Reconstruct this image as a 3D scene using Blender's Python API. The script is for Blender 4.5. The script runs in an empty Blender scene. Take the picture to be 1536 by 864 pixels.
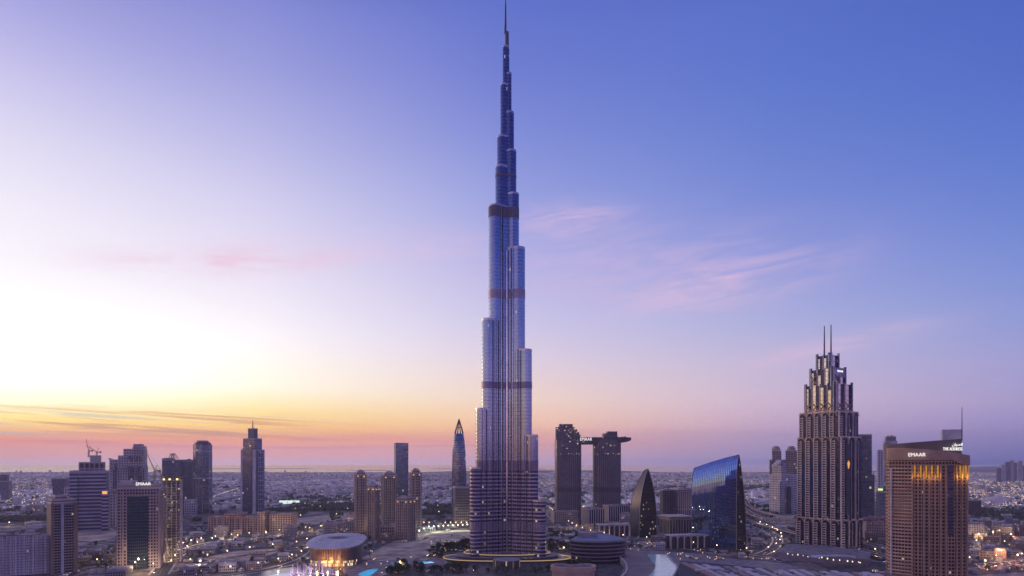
import bpy, bmesh, math, random
from mathutils import Vector, Matrix
R = math.radians
S = bpy.context.scene
COL = S.collection
rnd = random.Random(7)
HAZE = 5.0e-5         # density of the evening haze, per metre

# ------------------------------------------------------------------ camera
CAMZ = 150.0          # metres above the ground
HOR = 690.0           # photo row of the horizon
FPX = 1000.0          # focal length in photo pixels (photo is 1536 wide)
cam_d = bpy.data.cameras.new('camera'); cam = bpy.data.objects.new('camera', cam_d); COL.objects.link(cam)
cam_d.sensor_width = 36; cam_d.lens = 36 * FPX / 1536
cam.location = (0, 0, CAMZ); cam.rotation_euler = (R(90), 0, 0)
cam_d.shift_y = (HOR - 432) / 1536
cam_d.clip_start = 1; cam_d.clip_end = 200000
S.camera = cam

# ------------------------------------------------------------------ colour helpers
def lin(r, g, b, k=1.0):
    def f(c):
        c /= 255
        return c / 12.92 if c <= .04045 else ((c + .055) / 1.055) ** 2.4
    return (f(r) * k, f(g) * k, f(b) * k, 1)

class NT:
    """tiny helper to write node trees"""
    def __init__(s, tree):
        s.t = tree; s.t.nodes.clear()
    def n(s, typ, ins=None, **kw):
        nd = s.t.nodes.new(typ)
        for k, v in kw.items(): setattr(nd, k, v)
        for k, v in (ins or {}).items(): s.set(nd, k, v)
        return nd
    def set(s, nd, k, v):
        i = nd.inputs[k]
        if isinstance(v, bpy.types.NodeSocket): s.t.links.new(v, i)
        elif isinstance(v, bpy.types.Node): s.t.links.new(v.outputs[0], i)
        else: i.default_value = v
    def m(s, op, a, b=0.0, c=0.0, clamp=False):
        nd = s.t.nodes.new('ShaderNodeMath'); nd.operation = op; nd.use_clamp = clamp
        s.set(nd, 0, a); s.set(nd, 1, b)
        if op in ('MULTIPLY_ADD', 'COMPARE', 'SMOOTH_MIN', 'WRAP'): s.set(nd, 2, c)
        return nd.outputs[0]
    def mix(s, f, a, b, blend='MIX'):
        nd = s.t.nodes.new('ShaderNodeMix'); nd.data_type = 'RGBA'; nd.blend_type = blend
        s.set(nd, 0, f); s.set(nd, 6, a); s.set(nd, 7, b)
        return nd.outputs[2]
    def ss(s, v, lo, hi, a=0.0, b=1.0):
        nd = s.t.nodes.new('ShaderNodeMapRange'); nd.interpolation_type = 'SMOOTHSTEP'
        s.set(nd, 0, v); s.set(nd, 1, lo); s.set(nd, 2, hi); s.set(nd, 3, a); s.set(nd, 4, b)
        return nd.outputs[0]
    def ramp(s, v, stops, mode='LINEAR'):
        nd = s.t.nodes.new('ShaderNodeValToRGB'); cr = nd.color_ramp; cr.interpolation = mode
        while len(cr.elements) > 1: cr.elements.remove(cr.elements[-1])
        first = True
        for p, c in stops:
            e = cr.elements[0] if first else cr.elements.new(min(1, max(0, p)))
            e.position = min(1, max(0, p)); e.color = c; first = False
        s.set(nd, 0, v)
        return nd.outputs[0]
    def link(s, a, b): s.t.links.new(a, b)

# ------------------------------------------------------------------ world: dusk sky
SUN_AZ, SUN_EL = -58.0, 4.5      # degrees left of the view direction, above the horizon
world = bpy.data.worlds.new('World'); S.world = world; world.use_nodes = True
w = NT(world.node_tree)
geo = w.n('ShaderNodeTexCoord').outputs['Generated']
sep = w.n('ShaderNodeSeparateXYZ', {0: geo})
X_, Y_, Z_ = sep.outputs[0], sep.outputs[1], sep.outputs[2]
az = w.m('MULTIPLY', w.m('ARCTAN2', X_, Y_), 180 / math.pi)          # degrees, 0 straight ahead, left negative
zz = w.m('MAXIMUM', Z_, 0.0)
zr = w.m('POWER', zz, 0.5)                                            # spreads the band near the horizon
HZ_J = (.33, .26, .43)            # light the haze itself sends back (linear)
def behind_haze(dz_sin, c):
    """colour the sky must have outside the haze for this colour to arrive at the camera"""
    L = min(20500.0, 810.0 / max(dz_sin, 1e-4)); T = math.exp(-HAZE * L)
    return tuple(max(0.0, (v - (1 - T) * j) / T) for v, j in zip(c[:3], HZ_J)) + (1,)
def col(px, stops, top=()):
    out = []
    for y, c in stops:
        dx, dz = (px - 768) / FPX, max(0, (HOR - y) / FPX)
        out.append((math.sqrt(dz / math.sqrt(1 + dx * dx + dz * dz)), c))
    out.sort(key=lambda t: t[0])
    res = [(p, behind_haze(p * p, lin(*c))) for p, c in out]
    for z, c in top: res.append((math.sqrt(z), lin(*c)))
    return res
SKY = {
 -110: [(0,(120,120,196)),(200,(150,144,212)),(400,(200,180,222)),(520,(246,214,210)),(600,(268,216,160)),(650,(262,176,112)),(690,(200,140,130))],
 -62: [(0,(172,168,224)),(200,(212,204,236)),(400,(244,236,248)),(540,(262,252,238)),(610,(268,236,170)),(650,(256,180,112)),(690,(215,165,160))],
 -37.5: [(0,(172,170,226)),(100,(200,196,236)),(200,(224,219,243)),(300,(241,236,250)),(430,(254,250,255)),(560,(262,258,256)),(604,(258,248,212)),(626,(253,228,150)),(644,(248,192,104)),(658,(242,160,118)),(672,(226,166,168)),(692,(206,176,196))],
 -21: [(0,(136,142,214)),(100,(158,160,221)),(200,(184,183,230)),(300,(212,207,239)),(400,(234,226,245)),(500,(250,243,250)),(580,(256,244,224)),(618,(252,224,160)),(642,(247,196,132)),(656,(240,168,144)),(672,(222,166,174)),(692,(206,174,196))],
 0: [(0,(98,116,202)),(100,(112,126,208)),(200,(130,142,215)),(300,(154,162,223)),(400,(182,180,228)),(480,(204,198,232)),(540,(224,208,225)),(600,(240,212,200)),(640,(238,192,172)),(658,(226,170,168)),(675,(208,166,182)),(692,(190,164,194))],
 21: [(0,(92,114,200)),(100,(97,120,204)),(200,(108,130,208)),(300,(124,141,213)),(400,(150,158,219)),(480,(174,176,220)),(540,(194,184,216)),(600,(206,184,208)),(640,(194,168,196)),(670,(172,154,190)),(692,(154,144,188))],
 37.5: [(0,(84,107,194)),(100,(90,114,199)),(200,(99,123,205)),(300,(112,134,210)),(400,(132,148,214)),(480,(150,158,214)),(540,(166,162,210)),(600,(172,160,202)),(640,(160,148,194)),(675,(138,132,182)),(692,(126,124,176))],
 80: [(0,(56,80,168)),(200,(70,98,188)),(400,(110,124,204)),(540,(170,150,210)),(620,(190,150,196)),(692,(110,100,150))],
 180: [(0,(30,48,128)),(200,(42,66,158)),(330,(84,104,196)),(440,(170,160,232)),(540,(236,202,244)),(640,(222,176,212)),(680,(150,116,158)),(692,(92,80,120))],
 250: [(0,(120,120,196)),(200,(150,144,212)),(400,(200,180,222)),(520,(246,214,210)),(600,(268,216,160)),(650,(262,176,112)),(690,(200,140,130))],
}
azw = w.m('ADD', az, w.m('MULTIPLY', w.m('LESS_THAN', az, -110.0), 360.0))     # -110 .. 250
keys = sorted(SKY)
sky = None
for i, k in enumerate(keys):
    px = 768 + FPX * math.tan(R(max(-40, min(40, k))))
    c = w.ramp(zr, col(px, SKY[k], top=((.62, (66, 88, 176)), (.82, (140, 142, 214)), (1.0, (205, 196, 236)))))
    if sky is None: sky = c
    else:
        f = w.ss(azw, float(keys[i - 1]), float(k)) if False else w.m('DIVIDE', w.m('SUBTRACT', azw, float(keys[i - 1])), float(k - keys[i - 1]), clamp=True)
        sky = w.mix(f, sky, c)
# glow of the set sun: brighter than the film can hold
gx = w.m('DIVIDE', w.m('SUBTRACT', az, -33.0), 14.0); gz = w.m('DIVIDE', w.m('SUBTRACT', Z_, .115), .07)
g = w.m('EXPONENT', w.m('MULTIPLY', w.m('ADD', w.m('MULTIPLY', gx, gx), w.m('MULTIPLY', gz, gz)), -1.0))
sky = w.mix(1.0, sky, w.mix(g, (0, 0, 0, 1), (.30, .28, .25, 1)), 'ADD')
# clouds: thin stretched noise in (azimuth, elevation)
el = w.m('MULTIPLY', w.m('ARCSINE', Z_), 180 / math.pi)
def wisps(sx, sy, tilt, seed, detail=5, dist=.6):
    v = w.n('ShaderNodeCombineXYZ', {0: w.m('MULTIPLY', az, sx), 1: w.m('MULTIPLY', w.m('SUBTRACT', el, w.m('MULTIPLY', az, tilt)), sy), 2: seed})
    return w.n('ShaderNodeTexNoise', {'Vector': v.outputs[0], 'Scale': 1.0, 'Detail': float(detail), 'Roughness': .62, 'Distortion': dist}).outputs[0]
def blob(px, py, wx, wy, tilt=0.0):
    dx = (px - 768) / FPX; a0 = math.degrees(math.atan(dx)); e0 = math.degrees(math.atan(((HOR - py) / FPX) / math.hypot(1, dx)))
    da = w.m('SUBTRACT', az, a0); de = w.m('SUBTRACT', w.m('SUBTRACT', el, e0), w.m('MULTIPLY', da, tilt))
    q = w.m('ADD', w.m('POWER', w.m('ABSOLUTE', w.m('DIVIDE', da, wx)), 2.0), w.m('POWER', w.m('ABSOLUTE', w.m('DIVIDE', de, wy)), 2.0))
    return w.m('EXPONENT', w.m('MULTIPLY', q, -1.0))
n1 = w.ss(wisps(.16, .9, .10, 3.0), .33, .62)
m = None
for args in ((365, 390, 9.0, 1.0, .12), (860, 332, 4.5, 1.2, .0), (1075, 425, 8.0, 1.9, .12), (1250, 520, 6, .8, .16), (960, 400, 12, 3.0, .0), (600, 372, 10, 1.2, .06)):
    b = blob(*args); k = {365: .75, 860: .6, 1075: .62, 1250: .5, 960: .28, 600: .35}[args[0]]
    b = w.m('MULTIPLY', b, k); m = b if m is None else w.m('MAXIMUM', m, b)
sky = w.mix(w.m('MULTIPLY', w.m('MULTIPLY', m, w.m('ADD', w.m('MULTIPLY', n1, .8), .2)), .95), sky, lin(246, 203, 226))
# bright and orange streaks low on the left
n2 = wisps(.055, 3.6, -.045, 8.0, 4, .5)
lowm = w.m('MULTIPLY', w.m('MULTIPLY', w.ss(el, 1.35, 2.0), w.ss(el, 4.3, 3.2)), w.ss(az, -8.0, -24.0))
sky = w.mix(w.m('MULTIPLY', w.m('MULTIPLY', w.ss(n2, .50, .60), lowm), .8), sky, lin(250, 184, 92))
sky = w.mix(w.m('MULTIPLY', w.m('MULTIPLY', w.ss(n2, .46, .36), lowm), .75), sky, lin(255, 244, 205))
n3 = wisps(.05, 3.4, .0, 5.0, 4, .4)
lowm2 = w.m('MULTIPLY', w.m('MULTIPLY', w.ss(el, .5, 1.0), w.ss(el, 2.6, 1.6)), w.ss(az, 20.0, -10.0))
sky = w.mix(w.m('MULTIPLY', w.m('MULTIPLY', w.ss(n3, .5, .62), lowm2), .35), sky, lin(205, 140, 165))
below = w.ss(Z_, -.014, -.010)
sky = w.mix(below, lin(90, 80, 120), sky)
nish = w.n('ShaderNodeTexSky', sky_type='NISHITA', sun_disc=False, sun_elevation=R(SUN_EL), sun_rotation=R(SUN_AZ), air_density=1.2, dust_density=1.5)
b1 = w.n('ShaderNodeBackground', {0: sky, 1: 1.0}); b2 = w.n('ShaderNodeBackground', {0: nish.outputs[0], 1: 0.05 * .02})
w.n('ShaderNodeOutputWorld', {0: w.n('ShaderNodeAddShader', {0: b1, 1: b2}).outputs[0]})
world.cycles.sampling_method = 'MANUAL'; world.cycles.sample_map_resolution = 512

# the last warm light of the sun, from the left beyond the city
sd = bpy.data.lights.new('sun', 'SUN'); sun = bpy.data.objects.new('sun', sd); COL.objects.link(sun)
sd.energy = 1.2; sd.angle = R(4); sd.color = (1.0, .62, .38)
d = Vector((math.sin(R(SUN_AZ)) * math.cos(R(SUN_EL)), math.cos(R(SUN_AZ)) * math.cos(R(SUN_EL)), math.sin(R(SUN_EL))))
sun.rotation_euler = (-d).to_track_quat('-Z', 'Y').to_euler()

S.view_settings.view_transform = 'Standard'; S.view_settings.look = 'None'
S.view_settings.exposure = 0.0; S.view_settings.gamma = 1.0; S.view_settings.use_curve_mapping = False
S.render.engine = 'CYCLES'
cy = S.cycles
cy.use_denoising = True; cy.max_bounces = 6; cy.diffuse_bounces = 2; cy.glossy_bounces = 3; cy.transmission_bounces = 3
cy.volume_bounces = 1; cy.transparent_max_bounces = 6; cy.caustics_reflective = False; cy.caustics_refractive = False
cy.sample_clamp_indirect = 4; cy.use_adaptive_sampling = True; cy.adaptive_threshold = .01
S.render.film_transparent = False

# ------------------------------------------------------------------ scene-graph helpers
def thing(name, label, cat, loc=(0, 0, 0), rotz=0.0, group=None, kind=None):
    o = bpy.data.objects.new(name, None); COL.objects.link(o)
    o.empty_display_size = 5
    o.location = loc; o.rotation_euler = (0, 0, rotz)
    o['label'] = label; o['category'] = cat
    if group: o['group'] = group
    if kind: o['kind'] = kind
    return o
def tag(o, label, cat, group=None, kind=None):
    o['label'] = label; o['category'] = cat
    if group: o['group'] = group
    if kind: o['kind'] = kind
    return o
def dup(root, loc, rotz=0.0, scale=None, label=None):
    r = root.copy(); COL.objects.link(r); r.location = loc; r.rotation_euler = (0, 0, rotz)
    if scale: r.scale = scale
    if label: r['label'] = label
    for ch in list(root.children):
        c = ch.copy(); COL.objects.link(c); c.parent = r
        for g_ in list(ch.children):
            e = g_.copy(); COL.objects.link(e); e.parent = c
    return r
def PX(px, D): return (px - 768) / FPX * D
def PZ(py, D): return CAMZ + (HOR - py) / FPX * D
def GD(py): return CAMZ * FPX / (py - HOR)        # distance at which the ground shows at that row
def GP(px, py, z=0.0):                             # point of the ground seen at a pixel
    D = (CAMZ - z) * FPX / (py - HOR)
    return (PX(px, D), D, z)

class MB:
    """mesh builder with UVs in metres"""
    def __init__(s): s.v = []; s.f = []; s.uv = []; s.mi = []; s.M = None
    def _p(s, p):
        return tuple(s.M @ Vector(p)) if s.M is not None else tuple(p)
    def face(s, pts, uvs=None, mi=0):
        b = len(s.v); s.v += [s._p(p) for p in pts]; s.f.append(tuple(range(b, b + len(pts))))
        s.uv += list(uvs) if uvs else [(p[0], p[1]) for p in pts]; s.mi.append(mi)
    def prism(s, poly, z0, z1, mi=0, top=None, close=True, u0=0.0, poly1=None, bottom=False):
        """poly counter-clockwise seen from above; poly1 = the outline at the top"""
        q = poly1 or poly; n = len(poly); u = u0
        for i in range(n if close else n - 1):
            a, b = poly[i], poly[(i + 1) % n]; c, d_ = q[(i + 1) % n], q[i]
            L = math.hypot(b[0] - a[0], b[1] - a[1])
            s.face([(a[0], a[1], z0), (b[0], b[1], z0), (c[0], c[1], z1), (d_[0], d_[1], z1)],
                   [(u, z0), (u + L, z0), (u + L, z1), (u, z1)], mi)
            u += L
        if close:
            t = mi if top is None else top
            s.face([(p[0], p[1], z1) for p in q], None, t)
            if bottom: s.face([(p[0], p[1], z0) for p in reversed(poly)], None, t)
        return s
    def box(s, x0, x1, y0, y1, z0, z1, mi=0, top=None, bottom=True):
        return s.prism([(x0, y0), (x1, y0), (x1, y1), (x0, y1)], z0, z1, mi, top, bottom=bottom)
    def bar(s, a, b, r, n=4, r2=None, mi=0):
        a, b = Vector(a), Vector(b); d_ = (b - a); L = d_.length
        if L < 1e-6: return s
        q = d_.to_track_quat('Z', 'Y'); r2 = r if r2 is None else r2
        ra = [a + q @ Vector((r * math.cos(2 * math.pi * (k + .5) / n), r * math.sin(2 * math.pi * (k + .5) / n), 0)) for k in range(n)]
        rb = [b + q @ Vector((r2 * math.cos(2 * math.pi * (k + .5) / n), r2 * math.sin(2 * math.pi * (k + .5) / n), 0)) for k in range(n)]
        for k in range(n):
            k2 = (k + 1) % n
            s.face([ra[k], ra[k2], rb[k2], rb[k]], [(k, 0), (k + 1, 0), (k + 1, L), (k, L)], mi)
        s.face(rb, None, mi); s.face(ra[::-1], None, mi)
        return s
    def build(s, name, mats, parent=None, smooth=False):
        me = bpy.data.meshes.new(name); me.from_pydata(s.v, [], s.f)
        if not isinstance(mats, (list, tuple)): mats = [mats]
        for m_ in mats: me.materials.append(m_)
        me.polygons.foreach_set('material_index', s.mi)
        uvl = me.uv_layers.new(name='UVMap')
        uvl.data.foreach_set('uv', [c for t in s.uv for c in t])
        if smooth:
            me.polygons.foreach_set('use_smooth', [True] * len(s.f))
        me.update()
        o = bpy.data.objects.new(name, me); COL.objects.link(o)
        if parent: o.parent = parent
        return o
def circle(cx, cy, r, n=24, a0=0.0, ry=None):
    ry = r if ry is None else ry
    return [(cx + r * math.cos(a0 + 2 * math.pi * k / n), cy + ry * math.sin(a0 + 2 * math.pi * k / n)) for k in range(n)]
def rect(w_, d_, cx=0, cy=0): return [(cx - w_ / 2, cy - d_ / 2), (cx + w_ / 2, cy - d_ / 2), (cx + w_ / 2, cy + d_ / 2), (cx - w_ / 2, cy + d_ / 2)]
def rotp(poly, a): c, s_ = math.cos(a), math.sin(a); return [(x * c - y * s_, x * s_ + y * c) for x, y in poly]
def movep(poly, x, y): return [(a + x, b + y) for a, b in poly]
def scalep(poly, k, k2=None): k2 = k if k2 is None else k2; return [(a * k, b * k2) for a, b in poly]
def silh(poly):
    p = [768 + FPX * x / y for x, y in poly]; return min(p), max(p)
def fit(px0, px1, D, aspect=1.0, rot=0.0, depth=None):
    """a rectangle turned by rot whose silhouette spans px0..px1 with its nearest corner at distance D -> (cx, cy, w, d)"""
    w_ = (px1 - px0) / FPX * D; cx, cy = PX((px0 + px1) / 2, D), D + 20
    for _ in range(60):
        d_ = depth if depth is not None else w_ * aspect
        pl = movep(rotp(rect(w_, d_), rot), cx, cy)
        a, b = silh(pl); k = (px1 - px0) / (b - a)
        w_ *= k ** .7 if depth is not None else k
        w_ = max(w_, 1.0)
        cx += (((px0 + px1) / 2) - (a + b) / 2) / FPX * cy
        cy += D - min(p[1] for p in pl)
    return cx, cy, w_, (depth if depth is not None else w_ * aspect)

# ------------------------------------------------------------------ materials
MATS = {}
def mat(name, color, rough=.8, metal=0.0, noise=.12, scale=.05, emit=None, estr=0.0, spec=.5):
    if name in MATS: return MATS[name]
    m_ = bpy.data.materials.new(name); m_.use_nodes = True; t = NT(m_.node_tree)
    tc = t.n('ShaderNodeTexCoord').outputs['Object']
    nz = t.n('ShaderNodeTexNoise', {'Vector': tc, 'Scale': scale, 'Detail': 5.0, 'Roughness': .6}).outputs[0]
    c1 = tuple(v * (1 - noise * 2) for v in color[:3]) + (1,); c2 = tuple(min(1, v * (1 + noise * 2)) for v in color[:3]) + (1,)
    base = t.mix(t.ss(nz, .25, .75), c1, c2)
    ins = {'Base Color': base, 'Roughness': rough, 'Metallic': metal, 'Specular IOR Level': spec}
    if emit: ins['Emission Color'] = emit; ins['Emission Strength'] = estr
    bs = t.n('ShaderNodeBsdfPrincipled', ins)
    t.n('ShaderNodeOutputMaterial', {0: bs.outputs[0]})
    MATS[name] = m_; return m_
def facade(name, floor=3.8, bay=3.0, frame=(.3, .28, .27), glass=(.05, .06, .09), mull=.2, span=.3, lit=.03,
           rough=.12, metal=.5, wobble=.02, litcol=(1, .72, .4), estr=.5, frough=.7, fmetal=0.0, block=1, gvar=.35, colw=False):
    """curtain wall: frames and spandrels round panes that each differ a little; a few panes are lit from inside"""
    if name in MATS: return MATS[name]
    m_ = bpy.data.materials.new(name); m_.use_nodes = True; t = NT(m_.node_tree)
    uv = t.n('ShaderNodeUVMap', uv_map='UVMap').outputs[0]
    sp = t.n('ShaderNodeSeparateXYZ', {0: uv})
    cu = t.m('DIVIDE', sp.outputs[0], bay); cv = t.m('DIVIDE', sp.outputs[1], floor)
    fu, fv = t.m('FRACT', cu), t.m('FRACT', cv); iu, iv = t.m('FLOOR', cu), t.m('FLOOR', cv)
    pane = t.m('MULTIPLY', t.m('GREATER_THAN', fu, mull), t.m('GREATER_THAN', fv, span)) if mull > 0 else t.m('GREATER_THAN', fv, span)
    oi = t.n('ShaderNodeObjectInfo').outputs['Random']
    cell = t.n('ShaderNodeCombineXYZ', {0: iu, 1: iv, 2: t.m('MULTIPLY', oi, 57.0)})
    wn = t.n('ShaderNodeTexWhiteNoise', {'Vector': cell}, noise_dimensions='3D')
    r1 = wn.outputs[0]; rc = wn.outputs[1]
    gcol = t.mix(r1, tuple(v * (1 - gvar) for v in glass) + (1,), tuple(min(1, v * (1 + gvar)) for v in glass) + (1,))
    big = t.n('ShaderNodeTexNoise', {'Vector': uv, 'Scale': .03, 'Detail': 4.0}).outputs[0]
    fcol = t.mix(t.ss(big, .3, .7), tuple(v * .78 for v in frame) + (1,), tuple(min(1, v * 1.12) for v in frame) + (1,))
    g_ = t.n('ShaderNodeNewGeometry').outputs['Normal']
    if colw:
        rc2 = t.n('ShaderNodeTexWhiteNoise', {'Vector': t.n('ShaderNodeCombineXYZ', {0: iu, 1: 3.0}).outputs[0]}, noise_dimensions='2D').outputs[1]
    off = t.n('ShaderNodeVectorMath', {0: rc2 if colw else rc, 1: (.5, .5, .5)}, operation='SUBTRACT').outputs[0]
    off = t.n('ShaderNodeVectorMath', {0: off, 3: wobble}, operation='SCALE').outputs[0]
    nrm = t.n('ShaderNodeVectorMath', {0: t.n('ShaderNodeVectorMath', {0: g_, 1: off}, operation='ADD').outputs[0]}, operation='NORMALIZE').outputs[0]
    litm = t.m('MULTIPLY', t.m('GREATER_THAN', r1, 1 - lit), pane)
    # curtains and blinds: lit panes are not all the same
    r2 = t.n('ShaderNodeSeparateColor', {0: rc}).outputs[1]
    gl = t.n('ShaderNodeBsdfPrincipled', {'Base Color': gcol, 'Roughness': rough, 'Metallic': metal, 'Normal': nrm,
        'Emission Color': t.mix(r2, litcol + (1,), (1, .82, .6, 1)), 'Emission Strength': t.m('MULTIPLY', litm, t.m('MULTIPLY', t.m('ADD', r2, .15), estr))})
    fr = t.n('ShaderNodeBsdfPrincipled', {'Base Color': fcol, 'Roughness': frough, 'Metallic': fmetal})
    mx = t.n('ShaderNodeMixShader', {0: pane, 1: fr.outputs[0], 2: gl.outputs[0]})
    t.n('ShaderNodeOutputMaterial', {0: mx.outputs[0]})
    MATS[name] = m_; return m_
def glow(name, color, strength):
    if name in MATS: return MATS[name]
    m_ = bpy.data.materials.new(name); m_.use_nodes = True; t = NT(m_.node_tree)
    t.n('ShaderNodeOutputMaterial', {0: t.n('ShaderNodeEmission', {0: color, 1: strength}).outputs[0]})
    m_.cycles.emission_sampling = 'NONE' if strength < 3 else 'AUTO'
    MATS[name] = m_; return m_
# ------------------------------------------------------------------ ground, sea, haze
def struct(name, mb, m_, parent=None, label=None, cat=None, kind='structure'):
    o = mb.build(name, m_, parent)
    o['kind'] = kind
    if label: o['label'] = label; o['category'] = cat or name
    return o
def ground_mat():
    m_ = bpy.data.materials.new('city_ground'); m_.use_nodes = True; t = NT(m_.node_tree)
    tc = t.n('ShaderNodeTexCoord').outputs['Object']
    a = t.n('ShaderNodeTexNoise', {'Vector': tc, 'Scale': .0016, 'Detail': 6.0, 'Roughness': .6}).outputs[0]
    b = t.n('ShaderNodeTexNoise', {'Vector': tc, 'Scale': .012, 'Detail': 6.0, 'Roughness': .65}).outputs[0]
    vo = t.n('ShaderNodeTexVoronoi', {'Vector': tc, 'Scale': .011, 'Randomness': .8}, feature='F1')
    cell = t.n('ShaderNodeSeparateColor', {0: vo.outputs['Color']}).outputs[0]
    base = t.mix(t.ss(cell, .3, .8), (.17, .14, .13, 1), (.44, .37, .31, 1))
    base = t.mix(t.ss(a, .40, .62), base, (.16, .15, .13, 1))
    base = t.mix(t.m('MULTIPLY', t.ss(b, .46, .6), .75), base, (.075, .08, .065, 1))
    edge = t.n('ShaderNodeTexVoronoi', {'Vector': tc, 'Scale': .011, 'Randomness': .8}, feature='DISTANCE_TO_EDGE').outputs[0]
    base = t.mix(t.ss(edge, .07, .045), base, (.11, .11, .12, 1))
    fine = t.n('ShaderNodeTexNoise', {'Vector': tc, 'Scale': .09, 'Detail': 8.0, 'Roughness': .75}).outputs[0]
    base = t.mix(t.ss(fine, .35, .65), t.mix(1.0, base, (.42, .42, .45, 1), 'MULTIPLY'), base)
    bs = t.n('ShaderNodeBsdfPrincipled', {'Base Color': base, 'Roughness': .95, 'Specular IOR Level': .2})
    t.n('ShaderNodeOutputMaterial', {0: bs.outputs[0]}); return m_
COAST = 7600.0
mb = MB(); N = 60
# ground sheet: from behind the camera out to a wandering coast line
xs = [-21000 + 42000 * i / N for i in range(N + 1)]
coast = [COAST + 500 * math.sin(x * .0007 + 1) + 260 * math.sin(x * .0023) + (1500 if -900 < x < 1700 else 0) + max(0, x - 2500) * .9 - max(0, -x - 3500) * .1 for x in xs]
for i in range(N):
    mb.face([(xs[i], -6000, 0), (xs[i + 1], -6000, 0), (xs[i + 1], coast[i + 1], 0), (xs[i], coast[i], 0)])
struct('ground', mb, ground_mat())
mb = MB(); mb.face([(-5000, -3000, .03), (3000, -3000, .03), (3000, 790, .03), (-5000, 790, .03)])  # added dark sheet, out of view, to darken glass reflections and bounced light
struct('unseen_dark_sheet', mb, mat('dark_reflection_sheet', (.035, .04, .03), .95, noise=.3, scale=.01))
def sea_mat():
    m_ = bpy.data.materials.new('sea_water'); m_.use_nodes = True; t = NT(m_.node_tree)
    tc = t.n('ShaderNodeTexCoord').outputs['Object']
    nz = t.n('ShaderNodeTexNoise', {'Vector': tc, 'Scale': .02, 'Detail': 6.0})
    bp = t.n('ShaderNodeBump', {'Height': nz.outputs[0], 'Strength': .08, 'Distance': .5})
    bs = t.n('ShaderNodeBsdfPrincipled', {'Base Color': (.06, .09, .13, 1), 'Roughness': .16, 'Specular IOR Level': .6, 'Normal': bp.outputs[0]})
    t.n('ShaderNodeOutputMaterial', {0: bs.outputs[0]}); return m_
mb = MB(); mb.face([(-21000, 7000, -1.5), (21000, 7000, -1.5), (21000, 20000, -1.5), (-21000, 20000, -1.5)])
struct('sea', mb, sea_mat())
# low islands off the coast
for (x, y, a, b_) in ((-4300, 11500, 900, 160), (-900, 11500, 500, 120), (-2000, 9700, 420, 90), (300, 10800, 260, 120)):
    mb = MB(); mb.prism(circle(x, y, a, 26, ry=b_), -3, 2, 0); struct('island', mb, mat('island_sand', (.25, .22, .19)))
# the evening haze over the whole city
hz = MB(); hz.box(-21500, 21500, -6500, 20500, -4, 960)
m_ = bpy.data.materials.new('evening_haze'); m_.use_nodes = True; t = NT(m_.node_tree)
vol = t.n('ShaderNodeVolumePrincipled', {'Color': (.90, .84, .97, 1), 'Density': HAZE, 'Anisotropy': .2})
om = t.n('ShaderNodeOutputMaterial'); t.link(vol.outputs[0], om.inputs['Volume'])
o = hz.build('haze', m_); o['kind'] = 'stuff'; o['label'] = 'thin violet evening haze lying over the whole city'; o['category'] = 'haze'
# ------------------------------------------------------------------ shared builders for towers
ROOF = mat('roof_grey', (.22, .21, .22), .9, noise=.15, scale=.08)
STEEL = mat('dark_steel', (.10, .10, .12), .5, .4)
PALE = mat('pale_concrete', (.52, .46, .43), .8)
SAND = mat('sand_render', (.40, .31, .25), .85)
BROWN = mat('brown_stone', (.22, .16, .13), .8)
WHITEP = mat('white_cladding', (.62, .60, .62), .6)
DARKG = mat('dark_cladding', (.05, .05, .07), .35, .3)
LAMPW = glow('warm_lamp', (1, .72, .36, 1), 9.0)
LAMPC = glow('white_lamp', (.95, .97, 1, 1), 9.0)
SIGNW = glow('sign_white', (1, .96, .95, 1), 1.15)
GOLD = glow('gold_light', (1, .60, .12, 1), 1.3)
def PM(t):
    m_ = MB(); m_.M = Matrix.Translation(-Vector(t.location)); return m_
def ring(mb, poly, z0, z1, th=.6, mi=0):
    """parapet wall round an outline, thickness th inwards"""
    n = len(poly); cx = sum(p[0] for p in poly) / n; cy_ = sum(p[1] for p in poly) / n
    rr = max(math.hypot(p[0] - cx, p[1] - cy_) for p in poly); k = 1 - th / rr
    inn = [(cx + (p[0] - cx) * k, cy_ + (p[1] - cy_) * k) for p in poly]
    mb.prism(poly, z0, z1, mi, close=True) if False else None
    for i in range(n):
        a, b = poly[i], poly[(i + 1) % n]; c, d_ = inn[(i + 1) % n], inn[i]
        mb.face([(a[0], a[1], z0), (b[0], b[1], z0), (b[0], b[1], z1), (a[0], a[1], z1)], None, mi)
        mb.face([(c[0], c[1], z0), (d_[0], d_[1], z0), (d_[0], d_[1], z1), (c[0], c[1], z1)], None, mi)
        mb.face([(a[0], a[1], z1), (b[0], b[1], z1), (c[0], c[1], z1), (d_[0], d_[1], z1)], None, mi)
def grow(poly, g_):
    n = len(poly); cx = sum(p[0] for p in poly) / n; cy_ = sum(p[1] for p in poly) / n
    rr = sum(math.hypot(p[0] - cx, p[1] - cy_) for p in poly) / n
    k = 1 + g_ / rr
    return [(cx + (p[0] - cx) * k, cy_ + (p[1] - cy_) * k) for p in poly]
def fitpoly(unit, px0, px1, D, rot=0.0):
    """scale/move a unit outline so that its silhouette spans px0..px1, nearest point at D"""
    k = (px1 - px0) / FPX * D; base = rotp(unit, rot); cx, cy = PX((px0 + px1) / 2, D), D + 20
    for _ in range(60):
        pl = movep(scalep(base, k), cx, cy); a, b = silh(pl)
        k *= (px1 - px0) / (b - a); cx += (((px0 + px1) / 2) - (a + b) / 2) / FPX * cy; cy += D - min(p[1] for p in pl)
    return movep(scalep(base, k), cx, cy)
def boxpoly(px0, px1, D, rot=0.0, aspect=1.0, depth=None):
    cx, cy, w_, d_ = fit(px0, px1, D, aspect, rot, depth); return movep(rotp(rect(w_, d_), rot), cx, cy)
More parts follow.
